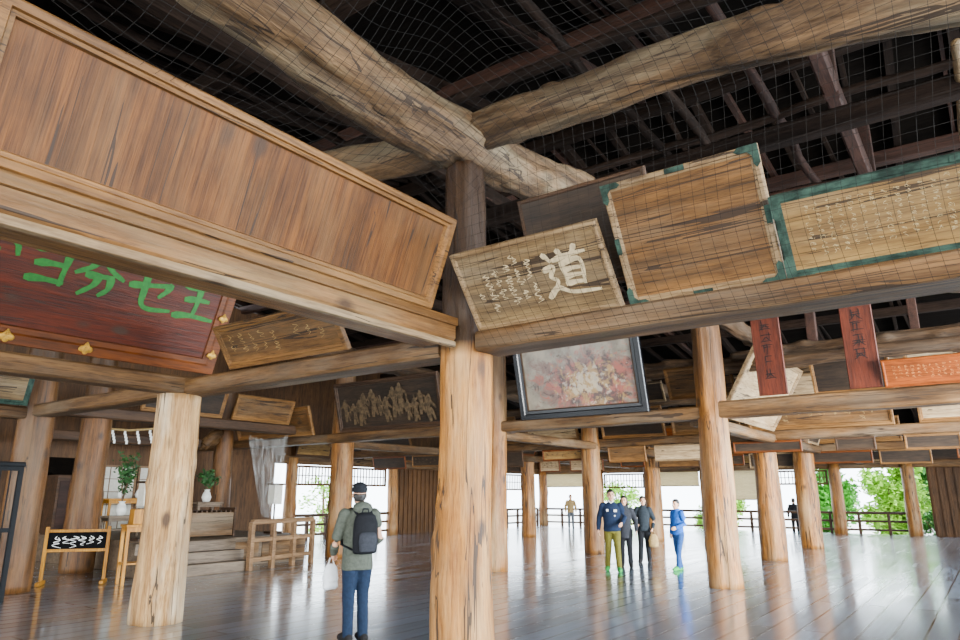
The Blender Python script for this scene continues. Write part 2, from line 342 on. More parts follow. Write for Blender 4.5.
for (a,b,l) in ((-8,.7,'far beam at right carrying the beige plaques'),(.7,5.6,'far beam above the group of visitors'),(5.6,11,'far beam right behind the centre column, second row'),(11,17,'far beam over the back railing at left, second row')):
    beam((14,a,3.05),(14,b,3.05),.36,.26,M['beam'],l)
for (a,b,l) in ((-8,6.4,'distant beam with painted orange band at the right'),(6.4,17,'distant beam in the third row behind the centre column')):
    beam((20,a,3.0),(20,b,3.0),.36,.28,M['beam'],l)
for y,l in ((.4,'long cross beam in line with the tall orange column'),(5.5,'long cross beam running away behind the centre column'),(11,'long cross beam running away behind the backpack visitor')):
    beam((8.2,y,2.98),(29.3,y,2.98),.3,.22,M['beam'],l)
beam((29.3,-8.5,2.78),(29.3,17,2.78),.3,.3,M['beam'],'lintel along the openings of the right perimeter')
beam((11,17,2.78),(29.3,17,2.78),.3,.3,M['beam'],'lintel along the openings of the back perimeter')
# ---------------------------------------------------------------- roof logs
def log(pts,rad,label,mat,seed,n=36,rough=1.):
    p0=V(pts[0]); d=V(pts[-1])-p0; ang=math.atan2(d.y,d.x); L=math.hypot(d.x,d.y)
    loc=[(math.hypot(p[0]-p0.x,p[1]-p0.y),p[2]-p0.z) for p in pts]
    nr=int(L/.09); R=[]
    def zat(x):
        for (xa,za),(xb,zb) in zip(loc,loc[1:]):
            if x<=xb: return za+(zb-za)*(x-xa)/(xb-xa)
        return loc[-1][1]
    C=[]
    for i in range(nr+1): C.append(zat(L*i/nr))
    for _ in range(25): C=[C[0]]+[(C[i-1]+2*C[i]+C[i+1])/4 for i in range(1,nr)]+[C[-1]]
    rg=random.Random(seed); kn=[(rg.uniform(0,L),rg.uniform(0,6.28),rg.uniform(.12,.24)) for _ in range(int(L*1.6))]
    cr=[(rg.uniform(0,6.28),rg.uniform(0,9)) for _ in range(7)]
    for i in range(nr+1):
        x=L*i/nr; z=C[i]+.08*noise.noise((x*.6,seed,7)); r0=rad[0]+(rad[1]-rad[0])*i/nr; wob=.15*noise.noise((x*.45,seed,0)); ring=[]
        for k in range(n):
            a=2*math.pi*k/n; c,s=math.cos(a),math.sin(a)
            r=r0*(1+rough*(.26*noise.noise((x*.6,c*1.1+seed,s*1.1))+.12*noise.noise((x*1.7,2.2*c+seed,2.2*s))+.07*noise.noise((x*3,6*c+seed,6*s))))
            for ca,cz in cr:
                da=abs((a-ca-.25*math.sin(x*.7+cz)+math.pi)%(2*math.pi)-math.pi)
                if da<.1 and math.sin(x*.9+cz)>-.2: r-=.03
            for kx,ka,ks in kn:
                da=abs((a-ka+math.pi)%(2*math.pi)-math.pi)*r0; dd=math.hypot(da,x-kx)
                if dd<ks: r+=.055*math.cos(dd/ks*1.57)
            ring.append(V((x,wob+r*c,z+r*s)))
        R.append(ring)
    bm=BM(); rings_mesh(bm,R)
    o=link('log_beam',bm,mat,None,Matrix.Translation(p0)@Matrix.Rotation(ang,4,'Z'),True)
    return tag(o,label,'log')
log([(-7,0,5.55),(-4,0,5.5),(-2,0,5.42),(0,0,5.4),(1.5,0,5.6),(2.9,0,5.85)],(.38,.28),'massive weathered log crossing from top left to the centre joint',M['log'],1)
log([(0,-7,4.7),(0,-5.5,5.0),(0,-4,5.28),(0,-2.6,5.5),(0,-1.2,5.6),(0,.2,5.52),(0,2.2,5.75),(0,3.6,5.7)],(.2,.25),'curved pale log sweeping from the centre joint to the top right',M['log'],2)
log([(8,-8,5.2),(8,4,5.3),(8,17,5.2)],(.25,.23),'dark log lying across the top of the tall orange column',M['logd'],3)
log([(14,-8,5.15),(14,5,5.25),(14,17,5.15)],(.24,.22),'dark log in the roof above the beige plaques, second row',M['logd'],4)
log([(20,-8,5.1),(20,5,5.15),(20,17,5.1)],(.22,.2),'dark log deep in the roof, third row',M['logd'],5)
log([(8,.3,5.55),(14,.3,5.6),(21,.3,5.4)],(.22,.2),'dark log running away above the tall orange column',M['logd'],6)
log([(8,5.3,5.55),(14,5.3,5.6),(21,5.3,5.4)],(.22,.2),'dark log running away above the painting',M['logd'],7)
log([(0,10.4,5.5),(8,10.8,5.6),(21,10.8,5.4)],(.22,.2),'dark log running away above the sooty plaque',M['logd'],8)
log([(11,-8,4.75),(11,-3,4.8),(11,.4,4.75)],(.2,.18),'brown log below the roof just behind the upright red boards',M['logd'],9)
log([(14.2,-8,4.9),(14.2,-3,4.92),(14.2,.4,4.9)],(.18,.16),'thinner brown log under another at right, above the beige plaque',M['log'],10)
log([(9.5,-8,4.3),(9.5,-3,4.35),(9.5,.2,4.3)],(.15,.13),'thin brown log lowest of those behind the upright red boards',M['logd'],12)
# tie beams, posts and braces in the roof
for p0,p1,w,h,m,l in (((-6,-3.2,6.9),(14,-3.2,6.9),.2,.26,'red','reddish tie beam in the roof at top right'),
   ((-4,2.6,6.9),(16,2.6,6.9),.2,.26,'rafter','tie beam in the roof left of the log joint'),
   ((-4,8,6.8),(16,8,6.8),.2,.28,'rafter','dark tie beam in the roof over the altar side'),
   ((4,-10,6.4),(4,14,6.4),.22,.3,'rafter','dark roof timber crossing behind the log joint'),
   ((10.5,-10,6.2),(10.5,14,6.2),.2,.28,'red','reddish roof timber crossing beyond the tall column')):
    beam(p0,p1,w,h,M[m],l)
for x,y,z0,z1,l in ((4,-3.2,6.9,8.5,'roof post over the curved pale log'),(4,2.6,6.9,8.5,'roof post left of the log joint'),(8,-3.2,5.3,8.5,'roof post rising from the dark log at right'),(8,2.6,5.3,8.5,'roof post rising from the dark log behind the joint'),(14,-3.2,5.3,7.2,'roof post rising from the second row of dark logs'),(11,-1.4,4.8,6.2,'short roof post on the brown log behind the red boards')):
    tag(link('roof_post',bx(((0,0,(z1-z0)/2),(.2,.2,z1-z0)),bev=.02),M['red'],None,Matrix.Translation((x,y,z0))),l,'post')
PL=[((-3,1.5,7.0),(9,1.5,7.3)),((-3,3.6,7.2),(9,3.4,7.2)),((-3,5.6,7.1),(9,5.6,7.3)),((1.2,-6,7.0),(1.2,9,7.0)),((6.5,-6,6.7),(6.5,10,6.7)),((2,-5.2,7.2),(14,-5.2,6.9)),((2,-1.2,7.3),(14,-1.4,7.0)),((7.4,-8,6.0),(7.4,10,6.1)),((2.7,-6,7.4),(2.7,9,7.3)),((5.2,-8,7.5),(5.2,10,7.6)),((9,-8,7.2),(9,10,7.2)),((-3,-.4,7.5),(12,-.3,7.6)),((-3,-2.2,7.6),(12,-2.3,7.5)),((-3,7.,7.4),(12,7.1,7.5))]
for k,(a,b) in enumerate(PL):
    bm=BM(); a,b=V(a),V(b); n=24; d=b-a; mw=Matrix.Translation(a)@d.to_track_quat('X','Z').to_matrix().to_4x4()
    tube(bm,[V((d.length*i/n,.14*noise.noise((i*.4,k,0)),.12*noise.noise((i*.4,k,3)))) for i in range(n+1)],[.075]*(n+1),9)
    tag(link('roof_pole',bm,M['rafter'] if k%4 else M['red'],None,mw,True),'thin round pole among the dark roof timbers','pole','thin poles under the roof')
for k,(y,z,l) in enumerate(((-4.6,6.55,'pale thin pole in the roof at top right, upper one'),(-5.9,6.2,'pale thin pole in the roof at top right, lower one'))):
    bm=BM(); n=20; tube(bm,[V((11*i/n,.1*noise.noise((i*.4,k+40,0)),.1*noise.noise((i*.4,k+40,3)))) for i in range(n+1)],[.06]*(n+1),9)
    tag(link('roof_pole',bm,M['pdaof'],None,Matrix.Translation((3,y,z)),True),l,'pole')
# ---------------------------------------------------------------- plaques
def PM(o,face,lean):
    s,c=math.sin(lean),math.cos(lean)
    if face=='x': w=V((0,-1,0)); up=V((-s,0,c))
    else: w=V((1,0,0)); up=V((0,-s,c))
    n=w.cross(up); m=Matrix((w,up,n)).transposed().to_4x4(); m.translation=V(o); return m
def cat(pts,k=6):
    P=[V((p[0],p[1],0)) for p in pts]
    if len(P)==2: return [P[0].lerp(P[1],i/6)+V((-(P[1]-P[0]).y,(P[1]-P[0]).x,0))*.035*math.sin(math.pi*i/6) for i in range(7)]
    Q=[P[0]*2-P[1]]+P+[P[-1]*2-P[-2]]; o=[]
    for i in range(1,len(Q)-2):
        a,b,c,d=Q[i-1:i+3]
        for j in range(k):
            t=j/k; o.append(.5*((2*b)+(c-a)*t+(2*a-5*b+4*c-d)*t*t+(3*b-a-3*c+d)*t**3))
    o.append(P[-1]); return o
def ribbon(bm,pts,w,z):
    pts=cat(pts); n=len(pts); L=[];Rr=[]
    for i,p in enumerate(pts):
        t=(pts[min(i+1,n-1)]-pts[max(i-1,0)]); t=t.normalized() if t.length>1e-9 else V((1,0,0)); nn=V((-t.y,t.x,0)); u=i/(n-1)
        ww=w*(.62+.4*abs(math.cos(math.pi*u*.85)))*(1-.55*u**4)*(.6 if i==0 else 1); p=p+(-t*w*.3 if i==0 else t*w*.25 if i==n-1 else V((0,0,0)))
        L.append(bm.verts.new((p+nn*ww/2)+V((0,0,z)))); Rr.append(bm.verts.new((p-nn*ww/2)+V((0,0,z))))
    for i in range(n-1): bm.faces.new((L[i],Rr[i],Rr[i+1],L[i+1]))
GL={'dao':[[(.42,.98),(.5,.86)],[(.82,1.02),(.7,.86)],[(.28,.8),(1.0,.87)],[(.63,.83),(.55,.7)],[(.43,.7),(.44,.24)],[(.43,.7),(.86,.72),(.83,.22)],[(.45,.55),(.8,.56)],[(.45,.4),(.8,.41)],[(.44,.25),(.82,.25)],[(.08,.95),(.2,.8)],[(0,.62),(.22,.66),(.12,.46),(.24,.34),(.08,.1)],[(-.05,.02),(.2,.2),(.5,.06),(1.1,.02)]],
 'wang':[[(.1,.9),(.5,.9),(.92,.97)],[(.18,.53),(.82,.58)],[(-.05,.04),(.4,.1),(1.06,.08)],[(.52,.95),(.46,.1)]],
 'se':[[(-.08,.6),(.4,.68),(1.0,.8)],[(1.0,.8),(.9,.6),(.76,.44)],[(.3,1.04),(.3,.5),(.32,.16),(.55,.04),(1.12,.1)]],
 'fen':[[(.42,1.0),(.25,.72),(-.08,.5)],[(.6,1.02),(.78,.74),(1.12,.56)],[(.2,.5),(.55,.52),(.82,.54)],[(.82,.54),(.8,.22),(.62,.02)],[(.5,.5),(.4,.24),(.1,-.04)]],
 'yo':[[(.03,.9),(.5,.95),(.9,1.0)],[(.9,1.0),(.86,.5),(.82,.0)],[(.12,.48),(.86,.54)],[(-.02,.02),(.4,.06),(.86,.05)]],
 'hook':[[(.0,.5),(.5,.55),(1.,.4),(1.1,.1)],[(.3,1),(.6,.7)],[(.1,.1),(.6,.12)]]}
def glyph(name,x,y,s,w,z):
    bm=BM()
    for i,st in enumerate(GL[name]): ribbon(bm,[(x+px*s,y+py*s) for px,py in st],w,z+i*.0006)
    return bm
def scribble(bm,x,y,s,w,z,rng):
    for j in range(rng.randint(2,4)):
        p=V((rng.uniform(.1,.6),rng.uniform(.55,1),0)); pts=[p]; 
        for q in range(rng.randint(1,4)):
            p=V((min(1,max(0,p.x+rng.choice((-1,1,1))*rng.uniform(.15,.6))),min(1,max(0,p.y-rng.uniform(-.1,.4))),0)); pts.append(p)
        ribbon(bm,[(x+p.x*s,y+p.y*s) for p in pts],w,z+j*.0005)
def block(bm,x,y,s,w,z,rng):
    "upright character made of level, plumb and slanting strokes in a square"
    st=[]; ys=sorted(rng.sample((.05,.25,.45,.65,.85,.97),rng.randint(2,3)))
    for yy in ys: a=rng.choice((0,.1,.2)); st.append([(a,yy),(1-a,yy+.03)])
    for xx in rng.sample((.2,.5,.8),rng.randint(1,2)): st.append([(xx,rng.uniform(.85,1)),(xx,rng.uniform(0,.25))])
    if rng.random()<.7: st.append([(.45,.45),(.25,.2),(.0,.0)]); st.append([(.55,.45),(.75,.2),(1.,.0)])
    for j,l in enumerate(st): ribbon(bm,[(x+px*s,y+py*s) for px,py in l],w,z+j*.0005)
def flowing(bm,x,y,s,w,z,rng):
    "cursive brush character: one long winding stroke, linked downwards, and a dot"
    pts=[(rng.uniform(.3,.5),1.05)]; sd=rng.choice((-1,1))
    for k in range(rng.randint(4,6)): pts.append((min(1,max(0,.5+sd*rng.uniform(.1,.5))),1-(k+1)*.19+rng.uniform(-.06,.08))); sd=-sd
    ribbon(bm,[(x+px*s,y+py*s) for px,py in pts],w,z); a=rng.random()
    ribbon(bm,[(x+a*s,y+.9*s),(x+(a+.15)*s,y+.72*s)],w,z+.0005)
def textcols(bm,x0,x1,y0,y1,ncol,s,w,z,seed,fn=None,stag=0):
    rng=random.Random(seed); fn=fn or scribble
    for c in range(ncol):
        x=x0+(x1-x0-s)*c/max(1,ncol-1); yy=y1-s-rng.random()*s*(.5+stag); end=y0+rng.random()*(y1-y0)*.15
        while yy>end: fn(bm,x+rng.uniform(-.1,.1)*s*stag,yy,s*.9*(1+rng.uniform(-.25,.15)*stag),w,z,rng); yy-=s*(1.08+rng.uniform(-.1,.15)*stag)
def plaque(mw,w,h,pm,fm,label,fw=.08,fd=.06,fit=None,letters=None,lm=None,group=None,t=.03,cat='plaque',name='votive_plaque'):
    r=empty(name,mw); tag(r,label,cat,group)
    link('panel',bx(((w/2,h/2,t/2),(w-fw,h-fw,t))),pm,r)
    def rect(i,z): return [V((i,i,z)),V((w-i,i,z)),V((w-i,h-i,z)),V((i,h-i,z))]
    bm=BM(); rings_mesh(bm,[rect(0,-.01),rect(0,fd*.8),rect(.012,fd),rect(fw*.55,fd),rect(fw*.65,fd*.75),rect(fw-.01,fd*.7),rect(fw,t-.004),rect(fw,-.01),rect(0,-.01)],cap=False)
    link('frame',bm,fm,r)
    if fit:
        s=min(w,h)*fit
        def Lp(cx,cy,sx,sy):
            b=BM(); a=fw*.62; pts=[(-.006,-.006),(s,-.006),(s+.03,a/2),(s,a),(a+.03,a),(a,a+.03),(a,s),(a/2,s+.03),(-.006,s)]
            vs=[(cx+sx*x,cy+sy*y) for x,y in pts]
            lo=[b.verts.new((x,y,fd-.004)) for x,y in vs]; hi=[b.verts.new((x,y,fd+.008)) for x,y in vs]
            b.faces.new(hi); b.faces.new(lo[::-1])
            for i in range(len(vs)): j=(i+1)%len(vs); b.faces.new((lo[i],lo[j],hi[j],hi[i]))
            return b
        for cx,cy,sx,sy in ((0,0,1,1),(w,0,-1,1),(w,h,-1,-1),(0,h,1,-1)): link('corner_fitting',Lp(cx,cy,sx,sy),M['green'],r)
        for px,py,sx,sy in ((w/2,fw*.3,.16,fw*.62),(w/2,h-fw*.3,.16,fw*.62),(fw*.3,h/2,fw*.62,.14),(w-fw*.3,h/2,fw*.62,.14)):
            link('edge_fitting',bx(((px,py,fd),(sx,sy,.014)),bev=.005),M['green'],r)
    for nm,b in (letters(t+.006) if letters else ()): link(nm,b,lm,r)
    return r
R_=math.radians
def script(*a,fn=None,stag=0):
    def f(z): bm=BM(); textcols(bm,*a[:-1],z,a[-1],fn,stag); return [('script',bm)]
    return f
# long russet plaque
plaque(PM((-4.6,-.2,3.33),'y',R_(20)),3.72,.86,M['p1'],M['p1f'],'long russet blank plaque in a tan frame leaning out at upper left',.1,.09)
# dao plaque
def L_dao(z):
    bm=BM(); textcols(bm,.27,.84,.1,.72,5,.1,.01,z,15,flowing,1.); flowing(bm,.15,.3,.08,.009,z,random.Random(2))
    return [('character',glyph('dao',.93,.21,.43,.058,z)),('script',bm)]
plaque(PM((-.14,-.3,3.245),'x',R_(37)),1.55,.82,M['pdao'],M['pdaof'],'tan plaque carved with one large pale character above the centre column',.06,.05,None,L_dao,M['letcream'])
plaque(PM((-.14,-1.93,3.245),'x',R_(29)),1.25,1.05,M['pano'],M['pdaof'],'blank brown plaque with blue green corner fittings, tallest of the right row',.07,.05,.13)
plaque(PM((-.14,-3.2,3.245),'x',R_(36)),2.35,.66,M['pfar'],M['green'],'long plaque with verdigris frame and columns of pale script at the right edge',.07,.05,.24,script(.2,2.15,.12,.56,28,.038,.0034,11),M['letfaint'])
plaque(PM((.22,-.75,3.6),'x',R_(20)),1.35,.98,M['pdark'],M['beamd'],'dark panel behind the upper right edge of the tan one character plaque',.06,.04)
# red lacquer plaque with green letters
def L_red(z):
    return [('character',glyph(g,x,y,s,.098,z)) for g,x,y,s in (('hook',1.15,1.0,.4),('yo',1.75,.8,.42),('fen',2.28,.77,.46),('se',2.95,.72,.48),('wang',3.6,.72,.5))]
rp=plaque(PM((-4.25,4.8,3.36),'y',R_(22)),4.4,1.45,M['pred'],M['predf'],'dark red lacquer plaque with big green characters at left',.22,.08,None,L_red,M['letgreen'])
def crest(x,y,z,s):
    b=BM()
    for a in (-62,0,62): 
        A_=math.radians(a-90); ico(b,(x+s*.45*math.cos(A_),y+s*.4*math.sin(A_),z),(s*.5,s*.4,.018),2,Matrix.Rotation(A_,4,'Z'))
    for k in range(3):
        for dx in ((-1,0,1),(-.5,.5),(0,))[k]: ico(b,(x+dx*s*.24,y+s*(.2+.2*k),z+.004),(s*.15,s*.15,.016),2)
    return b
for x in (.92,1.72,2.6): link('gold_crest',crest(x,.11,.085,.1),M['gold'],rp)
for y in (.3,.85): link('gold_crest',crest(4.29,y,.085,.085),M['gold'],rp)
plaque(PM((-.16,3.78,3.29),'x',R_(32)),2.25,.6,M['pano'],M['p1f'],'small brown carved plaque lying back on the beam left of the centre column',.09,.06,None,script(.2,2.,.13,.47,9,.13,.008,31,fn=flowing,stag=1),M['letgold'])
# painting
gp=plaque(PM((7.78,4.25,3.3),'x',R_(13)),3.05,1.75,M['paint'],M['black'],'large faded painting with red and dark figures in a black lacquer frame',.2,.09,cat='painting',name='framed_painting')
for c,s in (((1.52,.205,.05),(2.66,.02,.03)),((1.52,1.545,.05),(2.66,.02,.03)),((.205,.875,.05),(.02,1.36,.03)),((2.845,.875,.05),(.02,1.36,.03))): link('inner_fillet',bx((c,s)),M['beamd'],gp)
def figure(x,y,s,z,rng):
    bm=BM()
    ico(bm,(x+.02*s,y+.9*s,z),(.08*s,.1*s,.012),2)
    ribbon(bm,[(x,y+.8*s),(x+rng.uniform(-.1,.1)*s,y+.5*s),(x-.02*s,y)],.34*s,z); ribbon(bm,[(x+.02*s,y+.75*s),(x+.28*s,y+rng.uniform(.45,.7)*s),(x+.3*s,y+rng.uniform(.2,.8)*s)],.13*s,z+.001); ribbon(bm,[(x-.05*s,y+.75*s),(x-.26*s,y+.6*s),(x-.34*s,y+rng.uniform(.3,.8)*s)],.12*s,z+.002); ribbon(bm,[(x+.06*s,y+.4*s),(x+.22*s,y+.02*s)],.2*s,z+.003)
    return bm
def L_fig(z):
    rng=random.Random(3); return [('painted_figure',figure(.35+i*.25+rng.uniform(-.05,.05),.16+rng.uniform(0,.3),.62+rng.uniform(-.15,.15),z+.004*i,rng)) for i in range(13)]
plaque(PM((7.78,10.2,3.32),'x',R_(15)),3.7,1.35,M['pdark'],M['beamd'],'sooty dark picture plaque crowded with dim figures, left behind the centre column',.12,.08,None,L_fig,M['lettan'])
plaque(PM((7.78,14.8,3.32),'x',R_(18)),3.5,.85,M['pano'],M['p1f'],'brown plaque over the altar above the hanging sheet',.12,.07,None,script(.4,3.1,.2,.65,7,.26,.025,51),M['lettan'])
plaque(PM((3.,12.05,3.62),'y',R_(20)),2.2,.75,M['pdark'],M['p1f'],'dark brown plaque high over the altar, left of the brown one',.1,.06)
plaque(PM((5.5,12.05,3.62),'y',R_(20)),1.9,.7,M['pano'],M['p1f'],'brown plaque high over the altar steps',.1,.06)
for (y,lab) in ((-.95,'upright dark red brown board with a faint text column next to the tall orange column'),(-2.45,'upright dark red brown board with a faint text column, right hand one')):
    plaque(PM((7.75,y,3.42),'x',R_(6)),.5,2.05,M['rboard'],M['rboard'],lab,.03,.035,None,script(.15,.37,.12,1.92,1,.21,.02,int(abs(y)*10),fn=block),M['letdark'],cat='board',name='text_board')
plaque(PM((7.75,-2.98,3.4),'x',R_(25)),2.4,.48,M['porange'],M['porange'],'orange brown plaque with dense script at the right edge',.05,.05,None,script(.15,2.2,.1,.38,24,.055,.005,21),M['letor'])
plaque(PM((9,.2,3.25),'y',R_(30)),4.2,1.7,M['pbeige'],M['pdaof'],'large pale framed plaque seen edge on behind the tall orange column',.12,.08)
plaque(PM((13.8,.9,3.32),'x',R_(22)),3.4,.62,M['pano'],M['p1f'],'low brown framed plaque on the far beam at right',.1,.07,None,script(.3,3.1,.14,.5,10,.14,.012,41),M['letgold'])
plaque(PM((13.8,-.1,4.0),'x',R_(35)),2.6,.8,M['pbeige'],M['pdaof'],'beige plaque hung high above the low brown framed plaque',.08,.06)
plaque(PM((13.8,-3.0,3.32),'x',R_(22)),2.8,.6,M['pbeige'],M['p1f'],'whitish faded plaque in a brown frame at far right',.1,.07)
plaque(PM((10.8,-1.35,3.75),'x',R_(25)),1.5,.8,M['pdark'],M['p1f'],'dark plaque hung below the brown log between the two red boards',.08,.06)
plaque(PM((10.8,-3.1,3.85),'x',R_(25)),1.7,.7,M['pbeige'],M['p1f'],'beige plaque hung below the brown log right of the right red board',.08,.06)
plaque(PM((10.8,1.9,3.9),'x',R_(25)),1.6,.8,M['pano'],M['p1f'],'brown plaque hung in the gap between the painting and the tall orange column',.08,.06)
plaque(PM((-2.4,9.75,3.22),'y',R_(18)),2.1,.7,M['pdao'],M['green'],'teal framed plaque cut by the left edge above the column',.09,.06)
far=[(13.8,5.2,2.0,.9,'pdark','dark plaque on the far beam above the group of visitors'),(13.8,3.0,1.9,.8,'pano','brown plaque on the far beam right of the dark one'),(13.8,10.6,2.4,.9,'pano','brown plaque on the far beam behind the backpack visitor'),(13.8,7.9,1.9,1.0,'pbeige','beige plaque on the far beam just right of the centre column'),(13.8,15.5,2.6,.8,'pdark','dark plaque over the back railing at left'),(19.8,5.8,2.4,.9,'porange','orange plaque on the distant third beam'),(19.8,3.0,2.0,.8,'pbeige','beige plaque on the distant third beam'),(19.8,.4,2.5,.8,'pano','brown plaque on the distant third beam at right'),(19.8,-2.4,3.2,.5,'porange','long orange banded plaque at far right'),(19.8,10.8,2.2,.8,'pano','brown plaque on the distant third beam, left part'),(19.8,15,2.6,.8,'pbeige','beige plaque on the distant third beam over the back railing')]
for x,y,w,h,m,l in far: plaque(PM((x,y,3.31),'x',R_(20)),w,h,M[m],M['p1f'],l,.09,.06)
# small plaques on and under the far beams
rg=random.Random(8); ms=['pano','pdark','pdark','pfar','pdao','pdark','pano','pbeige']; fs=['p1f','beamd','predf','pdaof']
y=15.8
while y>-6.5:
    w=rg.uniform(1.1,2.0); h=rg.uniform(.5,.85); plaque(PM((29.1,y,3.08),'x',R_(rg.uniform(8,20))),w,h,M[rg.choice(ms)],M[rg.choice(fs)],'small framed plaque in the row over the far right openings',.07,.05,None,None,None,'plaques along the right perimeter lintel'); y-=w+rg.uniform(.15,.7)
x=11.6
while x<27.5:
    w=rg.uniform(1.1,2.0); plaque(PM((x,16.8,3.08),'y',R_(14)),w,rg.uniform(.5,.85),M[rg.choice(ms)],M[rg.choice(fs)],'small framed plaque in the row over the back left openings',.07,.05,None,None,None,'plaques along the back perimeter lintel'); x+=w+rg.uniform(.15,.7)
for yy in (.22,5.32,10.82):
    for x in (15.2,17.4,21.4,24.2):
        plaque(PM((x,yy,3.2),'y',R_(18)),rg.uniform(1.3,1.9),rg.uniform(.5,.8),M[rg.choice(ms)],M[rg.choice(fs)],'small framed plaque seen obliquely on a distant cross beam',.07,.05,None,None,None,'plaques on the distant cross beams')
for y in (4.6,2.2,-4.0,-5.6):
    plaque(PM((13.75,y,4.3),'x',R_(28)),rg.uniform(1.4,1.55),rg.uniform(.5,.7),M[rg.choice(ms)],M['pdaof'],'small framed plaque hung high in the second row',.07,.05,None,None,None,'plaques hung high in the second row')
for xx,y1,y0 in ((13.79,14.8,-6.),(19.79,15.5,-6.)):
    y=y1
    while y>y0:
        w=rg.uniform(.8,1.8); h=rg.uniform(.28,.55)
        plaque(PM((xx,y,3.02-h*.93),'x',R_(rg.uniform(4,14))),w,h,M[rg.choice(ms)],M[rg.choice(fs)],'small framed plaque hung under one of the far beams',.06,.045,None,script(.12,w-.12,.07,h-.07,int(w*5),.11,.012,rg.randint(1,999)) if rg.random()<.5 else None,M['lettan'],'small plaques hung under the far beams'); y-=w+rg.uniform(.15,.9)
# ---------------------------------------------------------------- bird net
prof=[(-.27,3.03),(-.66,3.5),(-.9,4.0),(-1.05,4.5),(-1.5,4.78),(-2.5,4.85),(-4,4.85),(-7,4.8)]
al=[0]
for a,b in zip(prof,prof[1:]): al.append(al[-1]+math.dist(a,b))
def pf(s):
    for i in range(len(prof)-1):
        if s<=al[i+1]: 
            t=(s-al[i])/(al[i+1]-al[i]); return prof[i][0]+(prof[i+1][0]-prof[i][0])*t, prof[i][1]+(prof[i+1][1]-prof[i][1])*t
    return prof[-1]
def net(s,y):
    x,z=pf(s); e=min(1,max(0,(-.5-y)/1.6)); e=e*e*(3-2*e)
    cap=4.2+.7*e; sag=.15*math.sin(s*1.9)*math.sin(y*1.5)+.06*math.sin(s*4.1+y*3)
    return V((x+.04*math.sin(y*2+s)*min(1,s),y+.05*math.sin(s*2.5),min(z,cap)+sag*min(1,max(0,s-1.2))))
bm=BM(); ST=al[-1]; g=.09
def wire(pts,r=.0015):
    R=[]
    for i,p in enumerate(pts):
        t=pts[min(i+1,len(pts)-1)]-pts[max(i-1,0)]; x,y=frame_for(t)
        R.append([p+(x*math.cos(2.0944*k)+y*math.sin(2.0944*k))*r for k in range(3)])
    rings_mesh(bm,R,cap=False)
for i in range(int(ST/g)+1): wire([net(i*g,-.5-j*.16) for j in range(42)])
for j in range(int(6.56/g)+1): wire([net(i*ST/60,-.5-j*g) for i in range(61)])
tag(link('bird_net',bm,M['net']),'black bird net stretched under the roof logs and over the right plaques','net')
# ---------------------------------------------------------------- railings, blinds, shutters
def railing(p0,p1,label,n,mat,h=.95,posts=True):
    p0,p1=V(p0),V(p1); d=p1-p0; L=d.length; r=empty('railing',Matrix.Translation(p0)@Matrix.Rotation(math.atan2(d.y,d.x),4,'Z')); tag(r,label,'railing')
    link('top_rail',bx(((L/2,0,h),(L,.12,.11)),bev=.02),mat,r)
    for z in (h*.62,h*.22): link('rail',bx(((L/2,0,z),(L,.06,.09)),bev=.01),mat,r)
    for i in range(n+1): link('post',bx(((L*i/n,0,h/2),(.11,.11,h)),bev=.01),mat,r)
railing((29.3,-1.5,0),(29.3,16.6,0),'long low wooden railing along the right openings',16,M['beamd'],.9)
railing((11.6,17,0),(17.2,17,0),'low wooden railing at the back left of the plank panel',6,M['beamd'],.9)
railing((23,17,0),(29.2,17,0),'low wooden railing at the back right of the plank panel',6,M['beamd'],.9)
for i,(y0,y1,z0) in enumerate(((4.65,7.1,1.45),(7.6,9.9,2.1),(13.4,16.3,2.1))):
    r=empty('reed_blind',Matrix.Translation((29.15,y1,z0))); tag(r,['pale reed blind hanging lowest, right of the boy in blue','pale short reed blind behind the boy in blue','pale short reed blind left of the lone visitor in beige'][i],'blind')
    w=y1-y0; link('sheet',bx(((0,-w/2,(2.78-z0)/2),(.01,w,2.78-z0))),M['blind'],r)
    bm=BM(); tube(bm,[(-.02,0,0),(-.02,-w,0)],.035,8); link('bottom_roll',bm,M['blind'],r)
def lattice(mw,w,h,label):
    r=empty('lattice_panel',mw); tag(r,label,'lattice')
    for c,s in (((w/2,0,.04),(w,.06,.08)),((w/2,0,h-.04),(w,.06,.08)),((.04,0,h/2),(.08,.06,h)),((w-.04,0,h/2),(.08,.06,h))): link('frame_bar',bx((c,s)),M['wallwood'],r)
    b=BM(); n=int(w/.16); 
    for k in range(1,n): box(b,(w*k/n,0,h/2),(.035,.03,h-.1))
    for k in range(1,int(h/.3)): box(b,(w/2,.01,h*k/int(h/.3)),(w-.1,.03,.035))
    link('lattice',b,M['wallwood'],r)
RZ=Matrix.Rotation(math.pi/2,4,'Z')
lattice(Matrix.Translation((29.25,10.5,2.0))@RZ,2.3,.75,'short wooden lattice under the lintel above the lone visitor')
lattice(Matrix.Translation((29.25,1.8,2.1))@RZ,2.3,.65,'short wooden lattice under the lintel above the two visitors at the railing')
lattice(Matrix.Translation((21.2,17.05,0)),1.6,2.78,'tall wooden lattice panel right of the plank panel at the back')
lattice(Matrix.Translation((14.6,17.05,2.0)),2.2,.75,'short wooden lattice under the back lintel beside the backpack visitor')
lattice(Matrix.Translation((11.9,17.05,2.0)),2.1,.75,'short wooden lattice under the back lintel next to the hanging sheet')
lattice(Matrix.Translation((25.1,17.05,1.9)),3.8,.85,'wide short wooden lattice under the back lintel near the far corner')
